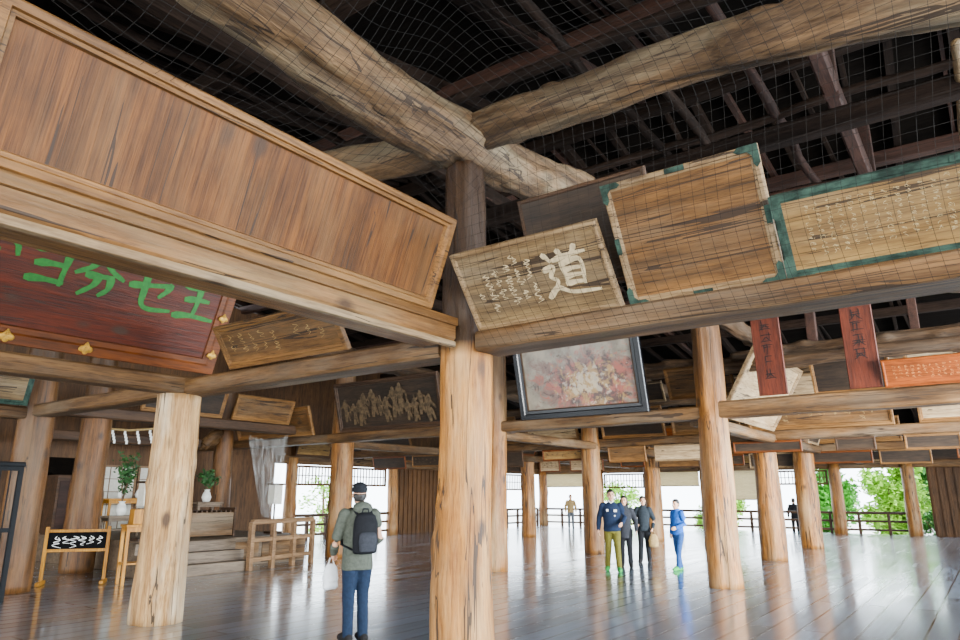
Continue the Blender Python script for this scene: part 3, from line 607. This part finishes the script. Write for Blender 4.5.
# ---------------------------------------------------------------- trees outside
def tree(x,y,h,rad,mat,label,n=1500,leaf=.2,seed=1,z0=-1.2,kind='tree'):
    rng=random.Random(seed); r=empty(kind,Matrix.Translation((x,y,z0))); tag(r,label,kind)
    bm=BM(); tube(bm,[(0,0,0),(.1,.05,h*.3),(0,.1,h*.7)],[.04*h,.03*h,.012*h],8)
    for k in range(5):
        a=rng.uniform(0,6.28); tube(bm,[(.05,.05,h*.35),(rad*.6*math.cos(a),rad*.6*math.sin(a),h*rng.uniform(.5,.85))],[.014*h,.006*h],6)
    link('trunk',bm,M['bark'],r)
    bm=BM(); cl=[]
    while len(cl)<34:
        p=V((rng.uniform(-1,1),rng.uniform(-1,1),rng.uniform(-1,1)))
        if p.length<1: cl.append(V((p.x*rad*.82,p.y*rad*.82,h*.54+p.z*h*.42)))
    for _ in range(n):
        p=rng.choice(cl)+V((rng.gauss(0,rad*.15),rng.gauss(0,rad*.15),rng.gauss(0,rad*.15)))
        a=V((rng.gauss(0,1),rng.gauss(0,1),rng.gauss(0,.6))).normalized(); b=a.cross(V((rng.random(),rng.random(),1))).normalized(); s=leaf*rng.uniform(.6,1.2)
        bm.faces.new([bm.verts.new(q) for q in (p-a*s,p+b*s*.5,p+a*s,p-b*s*.5)])
    link('foliage',bm,mat,r)
tree(38,.3,4.8,1.7,M['leafp'],'bright yellow green tree outside the far right opening',9000,.18,1)
tree(38.5,-4.4,5.4,2.0,M['leaf'],'mid green tree outside, right of the yellow green one',8500,.2,2)
tree(46,-1.2,5.6,2.2,M['leafd'],'dark green tree outside, farthest back behind the yellow green one',7500,.24,8)
tree(44,4.4,4.6,1.6,M['leaf'],'green tree outside left of the yellow green one',4500,.2,9)
tree(50,12.8,4.6,1.6,M['leafp'],'green tree outside far behind the boy in blue',2500,.18,4)
tree(47,20,4.2,1.7,M['leafp'],'soft green tree outside beyond the far corner',1800,.18,6)
tree(24,29,4.2,1.6,M['leafp'],'pale tree outside the back opening at left',900,.16,5)
for i,(x,y,m) in enumerate(((34.4,2.9,'leaf'),(34.2,-1.8,'leafd'),(35,9.2,'leafp'))):
    tree(x,y,2.2,.85,M[m],['mid green shrub behind the right railing near the two visitors','dark green shrub behind the plank wall at right','pale green shrub far behind the boy in blue'][i],2600,.1,20+i,-1.2,'shrub')
# ---------------------------------------------------------------- altar side at left
al_=empty('altar_platform',Matrix.Translation((2.8,10.7,0))); tag(al_,'raised wooden altar platform with steps at the left','platform')
link('deck',bx(((2.2,3.,.33),(4.3,6,.66)),bev=.02),M['altar'],al_)
for k in range(3): link('kick_board',bx(((.75+k*1.45,-.01,.3),(1.35,.03,.5)),bev=.008),M['beam'],al_)
for i in range(3): link('step',bx(((.75,-.2-.34*(2-i),.11*(i+1)),(2.4,.36,.22*(i+1))),bev=.012),M['altar'],al_)
railing((4.6,9.55,0),(6.8,10.05,0),'short wooden railing beside the altar steps',3,M['pine'],1.05)
for i,(x,l) in enumerate(((3.9,'white paper screen at the back of the altar, left panel'),(5.5,'white paper screen at the back of the altar, right panel'))):
    r=empty('paper_screen',Matrix.Translation((x,16.4,.66))); tag(r,l,'screen')
    link('paper',bx(((.75,0,.9),(1.5,.03,1.8))),M['paper'],r)
    b=bx(((.75,-.02,.03),(1.56,.05,.06)),((.75,-.02,1.8),(1.56,.05,.06)),((0,-.02,.9),(.06,.05,1.8)),((1.5,-.02,.9),(.06,.05,1.8)))
    for k in range(1,4): box(b,(1.5*k/4,-.02,.9),(.02,.03,1.8))
    for k in range(1,5): box(b,(.75,-.02,1.8*k/5),(1.5,.03,.02))
    link('lattice',b,M['pine'],r)
# inner shrine cabinet
r=empty('shrine_cabinet',Matrix.Translation((3.25,15.6,.66))); tag(r,'dark wooden shrine cabinet with small tiled roof beside the paper screens','cabinet')
link('body',bx(((0,0,.75),(.9,.6,1.5)),bev=.02),M['beamd'],r)
for s in (-1,1): 
    d=link('door',bx(((s*.2,-.31,.75),(.38,.03,1.2)),bev=.008),M['red'],r); link('knob',bx(((s*.04,-.335,.75),(.03,.03,.06)),bev=.008),M['gold'],d)
bm=BM(); rings_mesh(bm,[[V((x,-.5,1.5)),V((x,0,1.95)),V((x,.5,1.5)),V((x,0,1.62))] for x in (-.65,.65)]); link('roof',bm,M['roof'],r)
def table(name,label,x,y,z,w,d,h,mat,rot=0):
    r=empty(name,Matrix.Translation((x,y,z))@Matrix.Rotation(rot,4,'Z')); tag(r,label,'table')
    link('top',bx(((0,0,h-.025),(w,d,.05)),bev=.01),mat,r); link('shelf',bx(((0,0,h*.35),(w-.08,d-.06,.03))),mat,r)
    for y_ in (-d/2+.05,d/2-.05): link('apron',bx(((0,y_,h-.09),(w-.1,.025,.09))),mat,r)
    for sx in (-1,1):
        for sy in (-1,1): link('leg',bx(((sx*(w/2-.05),sy*(d/2-.05),(h-.05)/2),(.06,.06,h-.05)),bev=.008),mat,r)
    return r
table('offering_table','fresh yellow wooden offering table beside the black sign stand',1.95,9.35,0,.75,.5,1.1,M['yellow'],R_(-15))
bm=bx(((0,0,.14),(.5,.36,.28)),bev=.01)
ob=tag(link('offering_box',bm,M['yellow'],None,Matrix.Translation((1.95,9.35,1.1))@Matrix.Rotation(R_(-15),4,'Z')),'small yellow wooden box on the offering table','box')
for k in range(6): link('slat',bx(((-.2+k*.08,0,.29),(.03,.3,.02))),M['pine'],ob)
table('altar_table','brown altar table under the tall vase of branches',3.5,13.3,.66,.8,.5,.5,M['altar'])
table('altar_table','brown altar table under the short vase of branches',6.2,13.9,.66,.8,.5,.8,M['altar'])
table('altar_table','long pale altar table in front of the paper screens',4.9,15.2,.66,1.8,.5,.9,M['yellow'])
# slatted money box on the platform front
r=empty('offertory_chest',Matrix.Translation((4.6,11.4,.67))); tag(r,'large slatted wooden offertory chest on the altar platform behind the steps','chest')
link('body',bx(((0,0,.3),(1.2,.55,.54)),bev=.02),M['beam'],r)
for k in range(9): link('slat',bx(((-.52+k*.13,0,.595),(.05,.5,.05)),bev=.01),M['beamd'],r)
for s in (-1,1): link('end_board',bx(((s*.62,0,.34),(.05,.62,.68)),bev=.01),M['beamd'],r)
for i,(x,l) in enumerate(((4.4,'small white offering jar on the long altar table, left one'),(4.9,'small white offering jar on the long altar table, middle one'),(5.4,'small white offering jar on the long altar table, right one'))):
    bm=BM(); lathe(bm,[(.05,0),(.08,.02),(.1,.1),(.07,.2),(.05,.22),(.02,.27)],16); tag(link('offering_jar',bm,M['vase'],None,Matrix.Translation((x,15.15,1.56)),True),l,'jar','jars on the altar table')
for i,(x,y,l) in enumerate(((3.0,11.3,'standing paper lantern at the left front of the altar platform'),(6.7,11.5,'standing paper lantern at the right front of the altar platform'))):
    r=empty('paper_lantern',Matrix.Translation((x,y,.66))); tag(r,l,'lantern')
    link('base',bx(((0,0,.03),(.34,.34,.06)),bev=.01),M['beamd'],r); bm=BM(); tube(bm,[(0,0,.05),(0,0,.75)],.025,8); link('pole',bm,M['beamd'],r)
    link('shade',bx(((0,0,1.0),(.26,.26,.5))),M['paper'],r); link('cap',bx(((0,0,1.27),(.34,.34,.05)),bev=.01),M['beamd'],r)
def plant(x,y,z,h,label,seed,n=300):
    rng=random.Random(seed); r=empty('vase_of_branches',Matrix.Translation((x,y,z))); tag(r,label,'plant')
    bm=BM(); lathe(bm,[(.07,0),(.1,.02),(.13,.12),(.1,.24),(.06,.3),(.085,.34)],18); link('vase',bm,M['vase'],r,None,True)
    bm=BM(); lf=BM()
    for k in range(8):
        a=rng.uniform(0,6.28); s=rng.uniform(.15,.5)*h*.5; tip=V((s*math.cos(a),s*math.sin(a),.3+(h-.3)*rng.uniform(.65,1)))
        b0=V((0,0,.28)); m=(b0+tip)/2+V((0,0,.1)); tube(bm,[b0,m,tip],[.012,.009,.005],6)
        for _ in range(n//8):
            t=rng.uniform(.25,1); p=b0.lerp(m,t*2) if t<.5 else m.lerp(tip,t*2-1); p=p+V((rng.gauss(0,.07),rng.gauss(0,.07),rng.gauss(0,.05)))
            q=V((rng.gauss(0,1),rng.gauss(0,1),rng.gauss(.3,.6))).normalized(); w=q.cross(V((rng.random(),1,.3))).normalized(); s2=rng.uniform(.04,.085)
            lf.faces.new([lf.verts.new(v) for v in (p-q*s2,p+w*s2*.4,p+q*s2,p-w*s2*.4)])
    link('branch',bm,M['bark'],r); link('foliage',lf,M['leafv'],r)
plant(3.5,13.3,1.16,1.5,'tall vase of evergreen branches at the left of the altar',1)
plant(6.2,13.9,1.46,.85,'short vase of evergreen branches at the right of the altar',2)
# paper streamers on a rope
pa,pb=W(96,428,18.),W(165,428,18.)
bm=BM(); tube(bm,[pa,(pa+pb)/2-V((0,0,.06)),pb],.03,8); tag(link('straw_rope',bm,M['letgold'],None,None,True),'straw rope hung above the altar','rope')
for k in range(4):
    t=.25+.18*k; p=pa.lerp(pb,t)-V((0,0,.025+.06*(1-abs(2*t-1)))); d=(pb-pa).normalized(); bm=BM()
    for s in range(4):
        x0=.018*s; z0=-.08*s
        vs=[d*(x0-.028)+V((0,0,z0)),d*(x0+.028)+V((0,0,z0)),d*(x0+.028)+V((0,0,z0-.095)),d*(x0-.028)+V((0,0,z0-.095))]
        off=V((.004*s,-.004*s,0)); lo=[bm.verts.new(v+off) for v in vs]; hi=[bm.verts.new(v+off+V((-.003,-.003,0))) for v in vs]
        bm.faces.new(lo); bm.faces.new(hi[::-1])
        for i in range(4): j=(i+1)%4; bm.faces.new((lo[i],lo[j],hi[j],hi[i]))
    tag(link('paper_streamer',bm,M['white'],None,Matrix.Translation(p)),'white zigzag paper streamer hanging from the straw rope above the altar','streamer','paper streamers over the altar')
# hanging translucent net sheet
bm=BM(); R=[]
for i in range(25):
    t=i/24; z=2.95-1.95*t; row=[]; wv=.1+.42*(1-t)**.8
    for k in range(48):
        u=-1+2*k/47; row.append(V((wv*u*.55+.12*t,-wv*u*.83+.05*math.sin(u*22+t*2)*(1-.5*t),z+(.12*u*u if i==0 else 0))))
    R.append(row)
rings_mesh(bm,R,cap=False,closed=False)
p=W(266,470,18.2); tag(link('hanging_sheet',bm,M['sheet'],None,Matrix.Translation((p.x,p.y,.1)),True),'translucent pale net gathered and hanging beside the altar railing','sheet')
# sign stand
r=empty('sign_stand',Matrix.Translation((1.15,10.25,0))@Matrix.Rotation(R_(-35),4,'Z')); tag(r,'low yellow wooden stand with black lettered board before the altar','sign')
link('board',bx(((0,0,.8),(1.0,.035,.3)),bev=.006),M['blackm'],r)
for s in (-1,1):
    link('post',bx(((s*.53,0,.53),(.06,.06,1.06)),bev=.01),M['yellow'],r); link('foot',bx(((s*.53,0,.04),(.07,.5,.07)),bev=.015),M['yellow'],r)
link('crossbar',bx(((0,0,.62),(1.06,.05,.05))),M['yellow'],r); link('crossbar',bx(((0,0,.98),(1.06,.05,.05))),M['yellow'],r)
bm=BM(); rng=random.Random(19)
for k in range(6): flowing(bm,-.43+k*.145,.7,.17,.014,.022,rng)
link('lettering',bm,M['white'],r,Matrix.Rotation(math.pi/2,4,'X'))
# dark gate at left edge
r=empty('folding_gate',Matrix.Translation((-1.32,8.75,0))); tag(r,'narrow dark metal barred gate panel at the left edge of the photo','gate')
for c,s in (((0,0,1.05),(.07,.06,2.1)),((.72,0,1.05),(.07,.06,2.1))): link('stile',bx((c,s)),M['grey'],r)
for z in (.12,1.1,2.07): link('rail',bx(((.36,0,z),(.66,.055,.07))),M['grey'],r)
for k in range(4):
    bm=BM(); tube(bm,[(.14+k*.145,0,.1),(.14+k*.145,0,2.05)],.012,6); link('bar',bm,M['grey'],r)
link('top_rail',bx(((.36,0,2.14),(.82,.1,.08)),bev=.02),M['grey'],r)
# carved brackets
def bracket(loc,rot,label):
    bm=BM(); R=[]
    for t in range(9):
        a=t/8*math.pi*1.3; R.append((-.25-.45*math.sin(a*.5),0,3.2+.28*math.cos(a)*(1-t/12)))
    tube(bm,R,[.17,.17,.16,.15,.14,.12,.1,.08,.05],12); ico(bm,(-.45,0,3.25),(.3,.12,.16))
    tag(link('carved_bracket',bm,M['beam'],None,Matrix.Translation(loc)@Matrix.Rotation(rot,4,'Z'),True),label,'bracket')
bracket((7.3,14.95,0),0,'scrolled carved wooden bracket at the head of the altar column')
# ---------------------------------------------------------------- people
def bake(bm,voxel,name,mat,parent,smooth=4,wr=0,zmin=None,fac=.5):
    bmesh.ops.recalc_face_normals(bm,faces=bm.faces)
    me=bpy.data.meshes.new('tmp'); bm.to_mesh(me); bm.free(); t=bpy.data.objects.new('tmp',me); COL.objects.link(t)
    m=t.modifiers.new('r','REMESH'); m.mode='VOXEL'; m.voxel_size=voxel
    if smooth: s=t.modifiers.new('s','SMOOTH'); s.iterations=smooth; s.factor=fac
    dg=bpy.context.evaluated_depsgraph_get(); dg.update(); e=bpy.data.meshes.new_from_object(t.evaluated_get(dg))
    bpy.data.objects.remove(t); bpy.data.meshes.remove(me)
    if wr or zmin is not None:
        ns=[v.normal.copy() for v in e.vertices]
        for v,nn in zip(e.vertices,ns):
            if wr: v.co+=nn*wr*(noise.noise(v.co*9)+.6*noise.noise(V((v.co.x*14,v.co.y*14,v.co.z*30))))
            if zmin is not None and v.co.z<zmin: v.co.z=zmin
    e.materials.clear(); e.materials.append(mat); e.polygons.foreach_set('use_smooth',[True]*len(e.polygons)); e.name=name
    o=bpy.data.objects.new(name,e); COL.objects.link(o); o.parent=parent; return o
def hand(bm,w,dirv,pn,curl=.5):
    d=dirv.normalized(); pn=(pn-d*pn.dot(d)).normalized(); ac=d.cross(pn)
    if ac.y>0: ac=-ac
    for k in range(4):
        o=ac*(.03-.02*k); tube(bm,[w+o*.5-d*.015,w+o*.9+d*.04,w+o+d*.088],[.016,.015,.011],8)
    for k,L in enumerate((.068,.078,.072,.056)):
        b=w+d*.085+ac*(.031-.0205*k); p=b; pts=[b]; a=.15
        for q in range(3):
            a+=curl*.75; p=p+(d*math.cos(a)+pn*math.sin(a))*L*(.45,.32,.23)[q]; pts.append(p)
        tube(bm,pts,[.0098,.0092,.0085,.0072],8)
    b=w+d*.022+ac*.026; tube(bm,[b,b+d*.035+ac*.022+pn*.008,b+d*.062+ac*.024+pn*.02,b+d*.083+ac*.02+pn*.03],[.014,.012,.0105,.008],8)
DEF=dict(Le=(.275,.03,1.13),Lw=(.275,-.06,.88),Re=(-.275,.03,1.13),Rw=(-.275,-.06,.88),Lk=(.1,-.015,.49),La=(.11,.02,.09),Rk=(-.1,-.015,.49),Ra=(-.11,.02,.09),yaw=0,nod=0,lcurl=.5,rcurl=.5)
def person(label,loc,face,H,jm,tm,sm,pose={},hair='short',vox=.008,hairm=None,hem=.82,slim=1.,hood=False,z=0):
    P=dict(DEF); P.update(pose); P={k:(V(v) if isinstance(v,tuple) else v) for k,v in P.items()}
    r=empty('person',Matrix.Translation((loc[0],loc[1],z))@Matrix.Rotation(math.radians(face)+math.pi/2,4,'Z')@Matrix.Scale(H/1.75,4)); tag(r,label,'person')
    sh={'L':V((.175*slim,.01,1.405)),'R':V((-.175*slim,.01,1.405))}
    HM=Matrix.Translation((0,-.02,1.625))@Matrix.Rotation(P['yaw'],4,'Z')@Matrix.Rotation(P['nod'],4,'X')
    bm=BM()
    hb=BM(); ell(hb,[(0,-.055,-.122,.022,.022),(0,-.045,-.108,.042,.045),(0,-.025,-.075,.058,.072),(0,-.008,-.035,.068,.088),(0,0,.005,.072,.095),(0,.003,.045,.074,.097),(0,.006,.08,.066,.087),(0,.008,.108,.046,.06),(0,.008,.122,.02,.026)],20)
    tube(hb,[(0,-.09,.012),(0,-.108,-.018),(0,-.112,-.03)],[.008,.012,.014],8); ico(hb,(0,-.098,-.036),(.02,.013,.01))
    ico(hb,(0,-.088,-.066),(.026,.012,.012)); ico(hb,(0,-.068,-.1),(.025,.02,.018)); ico(hb,(0,-.085,.03),(.055,.014,.012))
    for s in (-1,1): ico(hb,(s*.077,.012,-.008),(.012,.022,.034)); ico(hb,(s*.04,-.07,-.035),(.022,.022,.02))
    bmesh.ops.transform(hb,matrix=HM,verts=hb.verts); tmp=bpy.data.meshes.new('t'); hb.to_mesh(tmp); hb.free(); bm.from_mesh(tmp); bpy.data.meshes.remove(tmp)
    tube(bm,[(0,.015,1.42),(0,.01,1.5),(0,-.005,1.56)],[.062,.054,.054],12)
    ell(bm,[(0,.0,.84,.13,.09),(0,0,.95,.15*slim,.1),(0,0,1.08,.13*slim,.09),(0,0,1.25,.155*slim,.1),(0,.005,1.38,.15*slim,.09),(0,.01,1.45,.08,.06)])
    for s in 'LR':
        e,w=P[s+'e'],P[s+'w']; tube(bm,[sh[s],sh[s].lerp(e,.5),e,e.lerp(w,.35),w],[.052,.046,.038,.038,.026],10)
        hand(bm,w,w-e,V((-1 if s=='L' else 1,-.15,0)),P[s.lower()+'curl'])
        k,a=P[s+'k'],P[s+'a']; hp=V((.085 if s=='L' else -.085,0,.9)); tube(bm,[hp,hp.lerp(k,.5),k,k.lerp(a,.35),a],[.085,.072,.052,.05,.036],10)
        tube(bm,[a+V((0,.03,-.045)),a+V((0,-.05,-.05)),a+V((0,-.14,-.06))],[.034,.034,.026],10)
    body=bake(bm,vox,'body',M['skin'],r,2)
    for s in (-1,1):
        fm=BM(); ico(fm,(s*.031,-.089,.004),(.013,.007,.007)); link('eye',fm,M['eye'],body,HM,True)
        fm=BM(); tube(fm,[(s*.014,-.097,.026),(s*.032,-.098,.031),(s*.05,-.086,.026)],.0042,6); link('eyebrow',fm,M['hair'],body,HM,True)
    fm=BM(); ico(fm,(0,-.098,-.066),(.023,.006,.007)); link('mouth',fm,M['lip'],body,HM,True)
    bm=BM(); ell(bm,[(0,0,hem,.18*slim,.135),(0,0,hem+.05,.185*slim,.14),(0,0,1.02,.17*slim,.13),(0,0,1.2,.19*slim,.138),(0,.005,1.34,.195*slim,.13),(0,.01,1.42,.16*slim,.105),(0,.01,1.47,.085,.08),(0,.005,1.52,.073,.072)],20)
    for s in 'LR':
        e,w=P[s+'e'],P[s+'w']; w2=e.lerp(w,.96); tube(bm,[sh[s],sh[s].lerp(e,.5),e,e.lerp(w,.5),w2],[.078,.07,.062,.056,.046],12,round_=True)
    if hood: ico(bm,(0,.095,1.47),(.13,.075,.085))
    bake(bm,.013,'jacket',jm,r,3,.006)
    bm=BM(); ell(bm,[(0,0,.8,.15,.115),(0,0,.86,.17*slim,.125),(0,0,.96,.165*slim,.12),(0,0,1.04,.15*slim,.11)],18)
    for s in 'LR':
        k,a=P[s+'k'],P[s+'a']; hp=V((.088 if s=='L' else -.088,0,.88)); tube(bm,[hp,hp.lerp(k,.5),k,k.lerp(a,.5),a+V((0,0,-.02))],[.1,.088,.072,.066,.062],12)
    bake(bm,.013,'trousers',tm,r,3,.005)
    for s in 'LR':
        a=P[s+'a']; bm=BM(); tube(bm,[(a.x,a.y+.045,.045),(a.x,a.y-.03,.055),(a.x+(.01 if s=='L' else -.01),a.y-.12,.045),(a.x+(.015 if s=='L' else -.015),a.y-.19,.035)],[.05,.052,.052,.04],12)
        tube(bm,[(a.x,a.y+.01,.05),(a.x,a.y+.005,.12)],[.05,.046],12)
        bake(bm,.011,'shoe',sm,r,3,0,.0)
    if hair!='cap':
        bm=BM(); ell(bm,[(0,.05,-.06,.06,.055),(0,.04,-.03,.075,.07),(0,.03,.02,.083,.088),(0,.018,.05,.086,.1),(0,.01,.085,.08,.1),(0,.01,.115,.06,.078),(0,.012,.137,.028,.04)],18)
        if hair=='long':
            ell(bm,[(0,.06,-.2,.06,.03),(0,.06,-.14,.085,.045),(0,.045,-.06,.09,.06),(0,.03,.03,.088,.08)],16)
            for s in (-1,1): tube(bm,[(s*.078,-.01,.05),(s*.085,0,-.04),(s*.085,.01,-.13)],[.022,.024,.02],8)
        o=bake(bm,.011,'hair',hairm or M['hair'],r,2,.004); o.matrix_local=HM
    else:
        bm=BM(); ell(bm,[(0,.045,-.07,.058,.05),(0,.035,-.03,.076,.066),(0,.03,.02,.08,.075)],18); o=bake(bm,.011,'hair',M['hair'],r,2,.003); o.matrix_local=HM
        bm=BM(); ell(bm,[(0,.01,.03,.09,.112),(0,.01,.06,.092,.114),(0,.012,.1,.085,.104),(0,.014,.135,.06,.075),(0,.014,.15,.025,.03)],20)
        tube(bm,[(0,-.06,.045),(0,-.12,.04),(0,-.165,.03)],[.07,.065,.045],14,True,.16)
        o=bake(bm,.01,'cap',jm if hairm is None else hairm,r,2); o.matrix_local=HM
    return r
J=lambda n,c:cloth(n,c)
navy=J('navy_cloth','#17243a'); olive=J('olive_grey_cloth','#474b42'); jean=J('blue_jean','#142236'); must=J('olive_mustard_cloth','#5f5920'); blk=J('black_cloth','#111216'); blue=J('bright_blue_cloth','#1c57ab'); chr_=J('charcoal_cloth','#2b2d33'); beige=J('beige_cloth','#a08558'); gshoe=J('green_shoe','#2f9c48'); dshoe=J('dark_shoe','#1c1a1a'); grey_=J('grey_cloth','#5b6066')
mp=(.58,2.04); mface=68
man=person('man seen from behind in grey olive jacket, jeans and dark cap',mp,mface,1.78,olive,jean,dshoe,dict(Le=(.27,.0,1.13),Lw=(.235,-.17,.96),Re=(-.27,.01,1.12),Rw=(-.2,-.19,1.0),lcurl=1.1,yaw=-.25,nod=-.1,Lk=(.085,-.02,.49),La=(.085,.0,.09),Rk=(-.085,-.01,.49),Ra=(-.09,.03,.09)),'cap',.007,J('dark_cap_cloth','#16181d'),.78,1.04,True)
MB=Matrix.Translation((*mp,0))@Matrix.Rotation(math.radians(mface)+math.pi/2,4,'Z')
r=empty('backpack',MB); tag(r,'black backpack worn by the man in the grey olive jacket','backpack')
bm=BM(); ell(bm,[(0,.2,.98,.12,.06),(0,.21,1.0,.15,.085),(0,.215,1.15,.16,.095),(0,.21,1.33,.15,.085),(0,.2,1.42,.12,.065),(0,.19,1.45,.06,.03)],18); bake(bm,.012,'bag_body',blk,r,4,.003)
bm=BM(); ell(bm,[(0,.29,1.01,.1,.03),(0,.295,1.1,.115,.045),(0,.29,1.2,.11,.04),(0,.285,1.23,.08,.02)],16); bake(bm,.011,'front_pocket',chr_,r,4)
for s in (-1,1):
    bm=BM(); tube(bm,[(s*.09,.15,1.43),(s*.11,.06,1.5),(s*.125,-.05,1.48),(s*.135,-.135,1.36),(s*.16,-.125,1.2),(s*.2,-.02,1.08),(s*.14,.17,1.03)],.02,8,True,.5); link('shoulder_strap',bm,blk,r,None,True)
bm=BM(); tube(bm,[(-.04,.19,1.45),(-.03,.19,1.49),(.03,.19,1.49),(.04,.19,1.45)],.009,8); link('grab_handle',bm,blk,r,None,True)
def carrybag(mw,label,mat,w=.27,h=.34,d=.12):
    r=empty('carrier_bag',mw); tag(r,label,'bag')
    bm=BM(); ell(bm,[(0,0,-h-.1,w*.36,d*.3),(0,0,-h-.07,w*.47,d*.5),(0,0,-h*.6-.08,w*.5,d*.6),(0,0,-h*.2-.08,w*.4,d*.42),(0,0,-.07,w*.26,d*.2)],18); bake(bm,.012,'bag_body',mat,r,2,.012)
    for s in (-1,1):
        bm=BM(); tube(bm,[(-w*.2,s*.015,-.09),(-w*.08,s*.01,-.005),(w*.08,s*.01,-.005),(w*.2,s*.015,-.09)],.006,6); link('handle',bm,mat,r,None,True)
plast=plain('white_plastic','#e4e6ea',.35,.06)
carrybag(MB@Matrix.Translation((.235,-.245,.92)),'white plastic bag held by the man with the backpack',plast,.2,.26)
gm=(9.42,2.95)
o=person('man in navy jacket with white chest patches, olive mustard trousers and green shoes',gm,206,1.77,navy,must,gshoe,dict(Lw=(.22,-.23,1.02),Le=(.285,.0,1.14),Rw=(-.3,.02,.88),Re=(-.28,.07,1.13),Lk=(.1,-.1,.49),La=(.12,-.13,.09),Rk=(-.1,.0,.49),Ra=(-.13,.1,.09),yaw=.15),'short',.008,None,.84,1.06)
for (x,z,w,h) in ((.085,1.29,.07,.055),(-.09,1.3,.05,.05),(.07,1.18,.03,.03)):
    link('white_patch',bx(((x,-.146,z),(w,.012,h)),bev=.004),M['white'],o)
bm=BM(); tube(bm,[(-.05,-.06,1.5),(0,-.09,1.46),(.05,-.06,1.5)],.018,8); link('white_collar',bm,M['white'],o,None,True)
person('woman in charcoal coat standing half hidden behind the man in navy',(10.45,3.1),205,1.63,chr_,blk,dshoe,dict(yaw=-.2,Lk=(.09,-.07,.49),La=(.1,-.08,.09)),'long',.009,None,.7,.88)
person('woman in dark jacket and black trousers holding a pale bag',(11.8,3.2),195,1.62,J('dark_slate_cloth','#232a30'),blk,dshoe,dict(Lw=(.25,-.1,.9),lcurl=1.1,Re=(-.28,.02,1.13),Rw=(-.18,-.2,1.02),Lk=(.08,.02,.49),La=(.08,.12,.09),Rk=(-.09,-.1,.49),Ra=(-.11,-.14,.09),yaw=.3),'short',.009,None,.82,.9)
MW=Matrix.Translation((11.8,3.2,0))@Matrix.Rotation(math.radians(195)+math.pi/2,4,'Z')
carrybag(MW@Matrix.Translation((.235,-.11,.76)),'pale bag in the hand of the woman in the dark jacket',beige,.26,.28)
person('boy in bright blue jacket, jeans and green shoes looking to the left',(10.5,1.82),155,1.55,blue,J('mid_blue_jean','#22457a'),gshoe,dict(Lw=(.2,-.24,1.05),Le=(.27,-.02,1.14),Rw=(-.28,.03,.89),Re=(-.27,.08,1.13),Lk=(.09,-.1,.49),La=(.1,-.15,.09),Rk=(-.09,.02,.49),Ra=(-.1,.12,.09),yaw=.2),'short',.009,None,.86,.9)
person('lone visitor in beige jacket by the far railing',(26.9,13.6),215,1.66,beige,grey_,dshoe,{},'short',.014)
person('dark dressed visitor behind the right railing beside the trees, left one',(30.6,3.65),20,1.7,blk,blk,dshoe,{},'short',.014,z=-.2)
person('visitor in navy behind the right railing beside the trees, right one',(30.6,3.0),15,1.66,navy,chr_,dshoe,{},'long',.014,z=-.2)
# ---------------------------------------------------------------- light, camera
w=bpy.data.worlds.new('World'); SC.world=w; w.use_nodes=True; bg=w.node_tree.nodes['Background']; bg.inputs[0].default_value=(.82,.915,1,1); bg.inputs[1].default_value=12.
def area(loc,target,sx,sy,e,c=(1,.95,.88),spread=180):  # added fill lamps out of view, lifting plaques, floor and altar side
    l=bpy.data.lights.new('area','AREA'); l.shape='RECTANGLE'; l.size=sx; l.size_y=sy; l.energy=e; l.color=c; l.spread=math.radians(spread)
    o=bpy.data.objects.new('fill_light',l); COL.objects.link(o); o.location=loc; o.rotation_euler=(V(target)-V(loc)).to_track_quat('-Z','Y').to_euler()
area((-12,-10,1.6),(0,0,3.5),9,2.4,430,(1,.93,.82),65)
area((9,-13,2.8),(11,-1,.0),16,3.4,4600,(.8,.91,1),110)
area((4,-14,2.2),(18,5,3.4),9,2.6,1150,(1,.95,.87),60)
area((-11,9,2.4),(4,11,2.2),8,2.6,190,(1,.96,.9),90)
cd=bpy.data.cameras.new('Camera'); cam=bpy.data.objects.new('Camera',cd); COL.objects.link(cam)
cd.sensor_width=36; cd.lens=690/960*36; cam.location=CAM; cam.rotation_euler=(math.pi/2+PIT,0,A-math.pi/2); cd.clip_end=500
SC.camera=cam
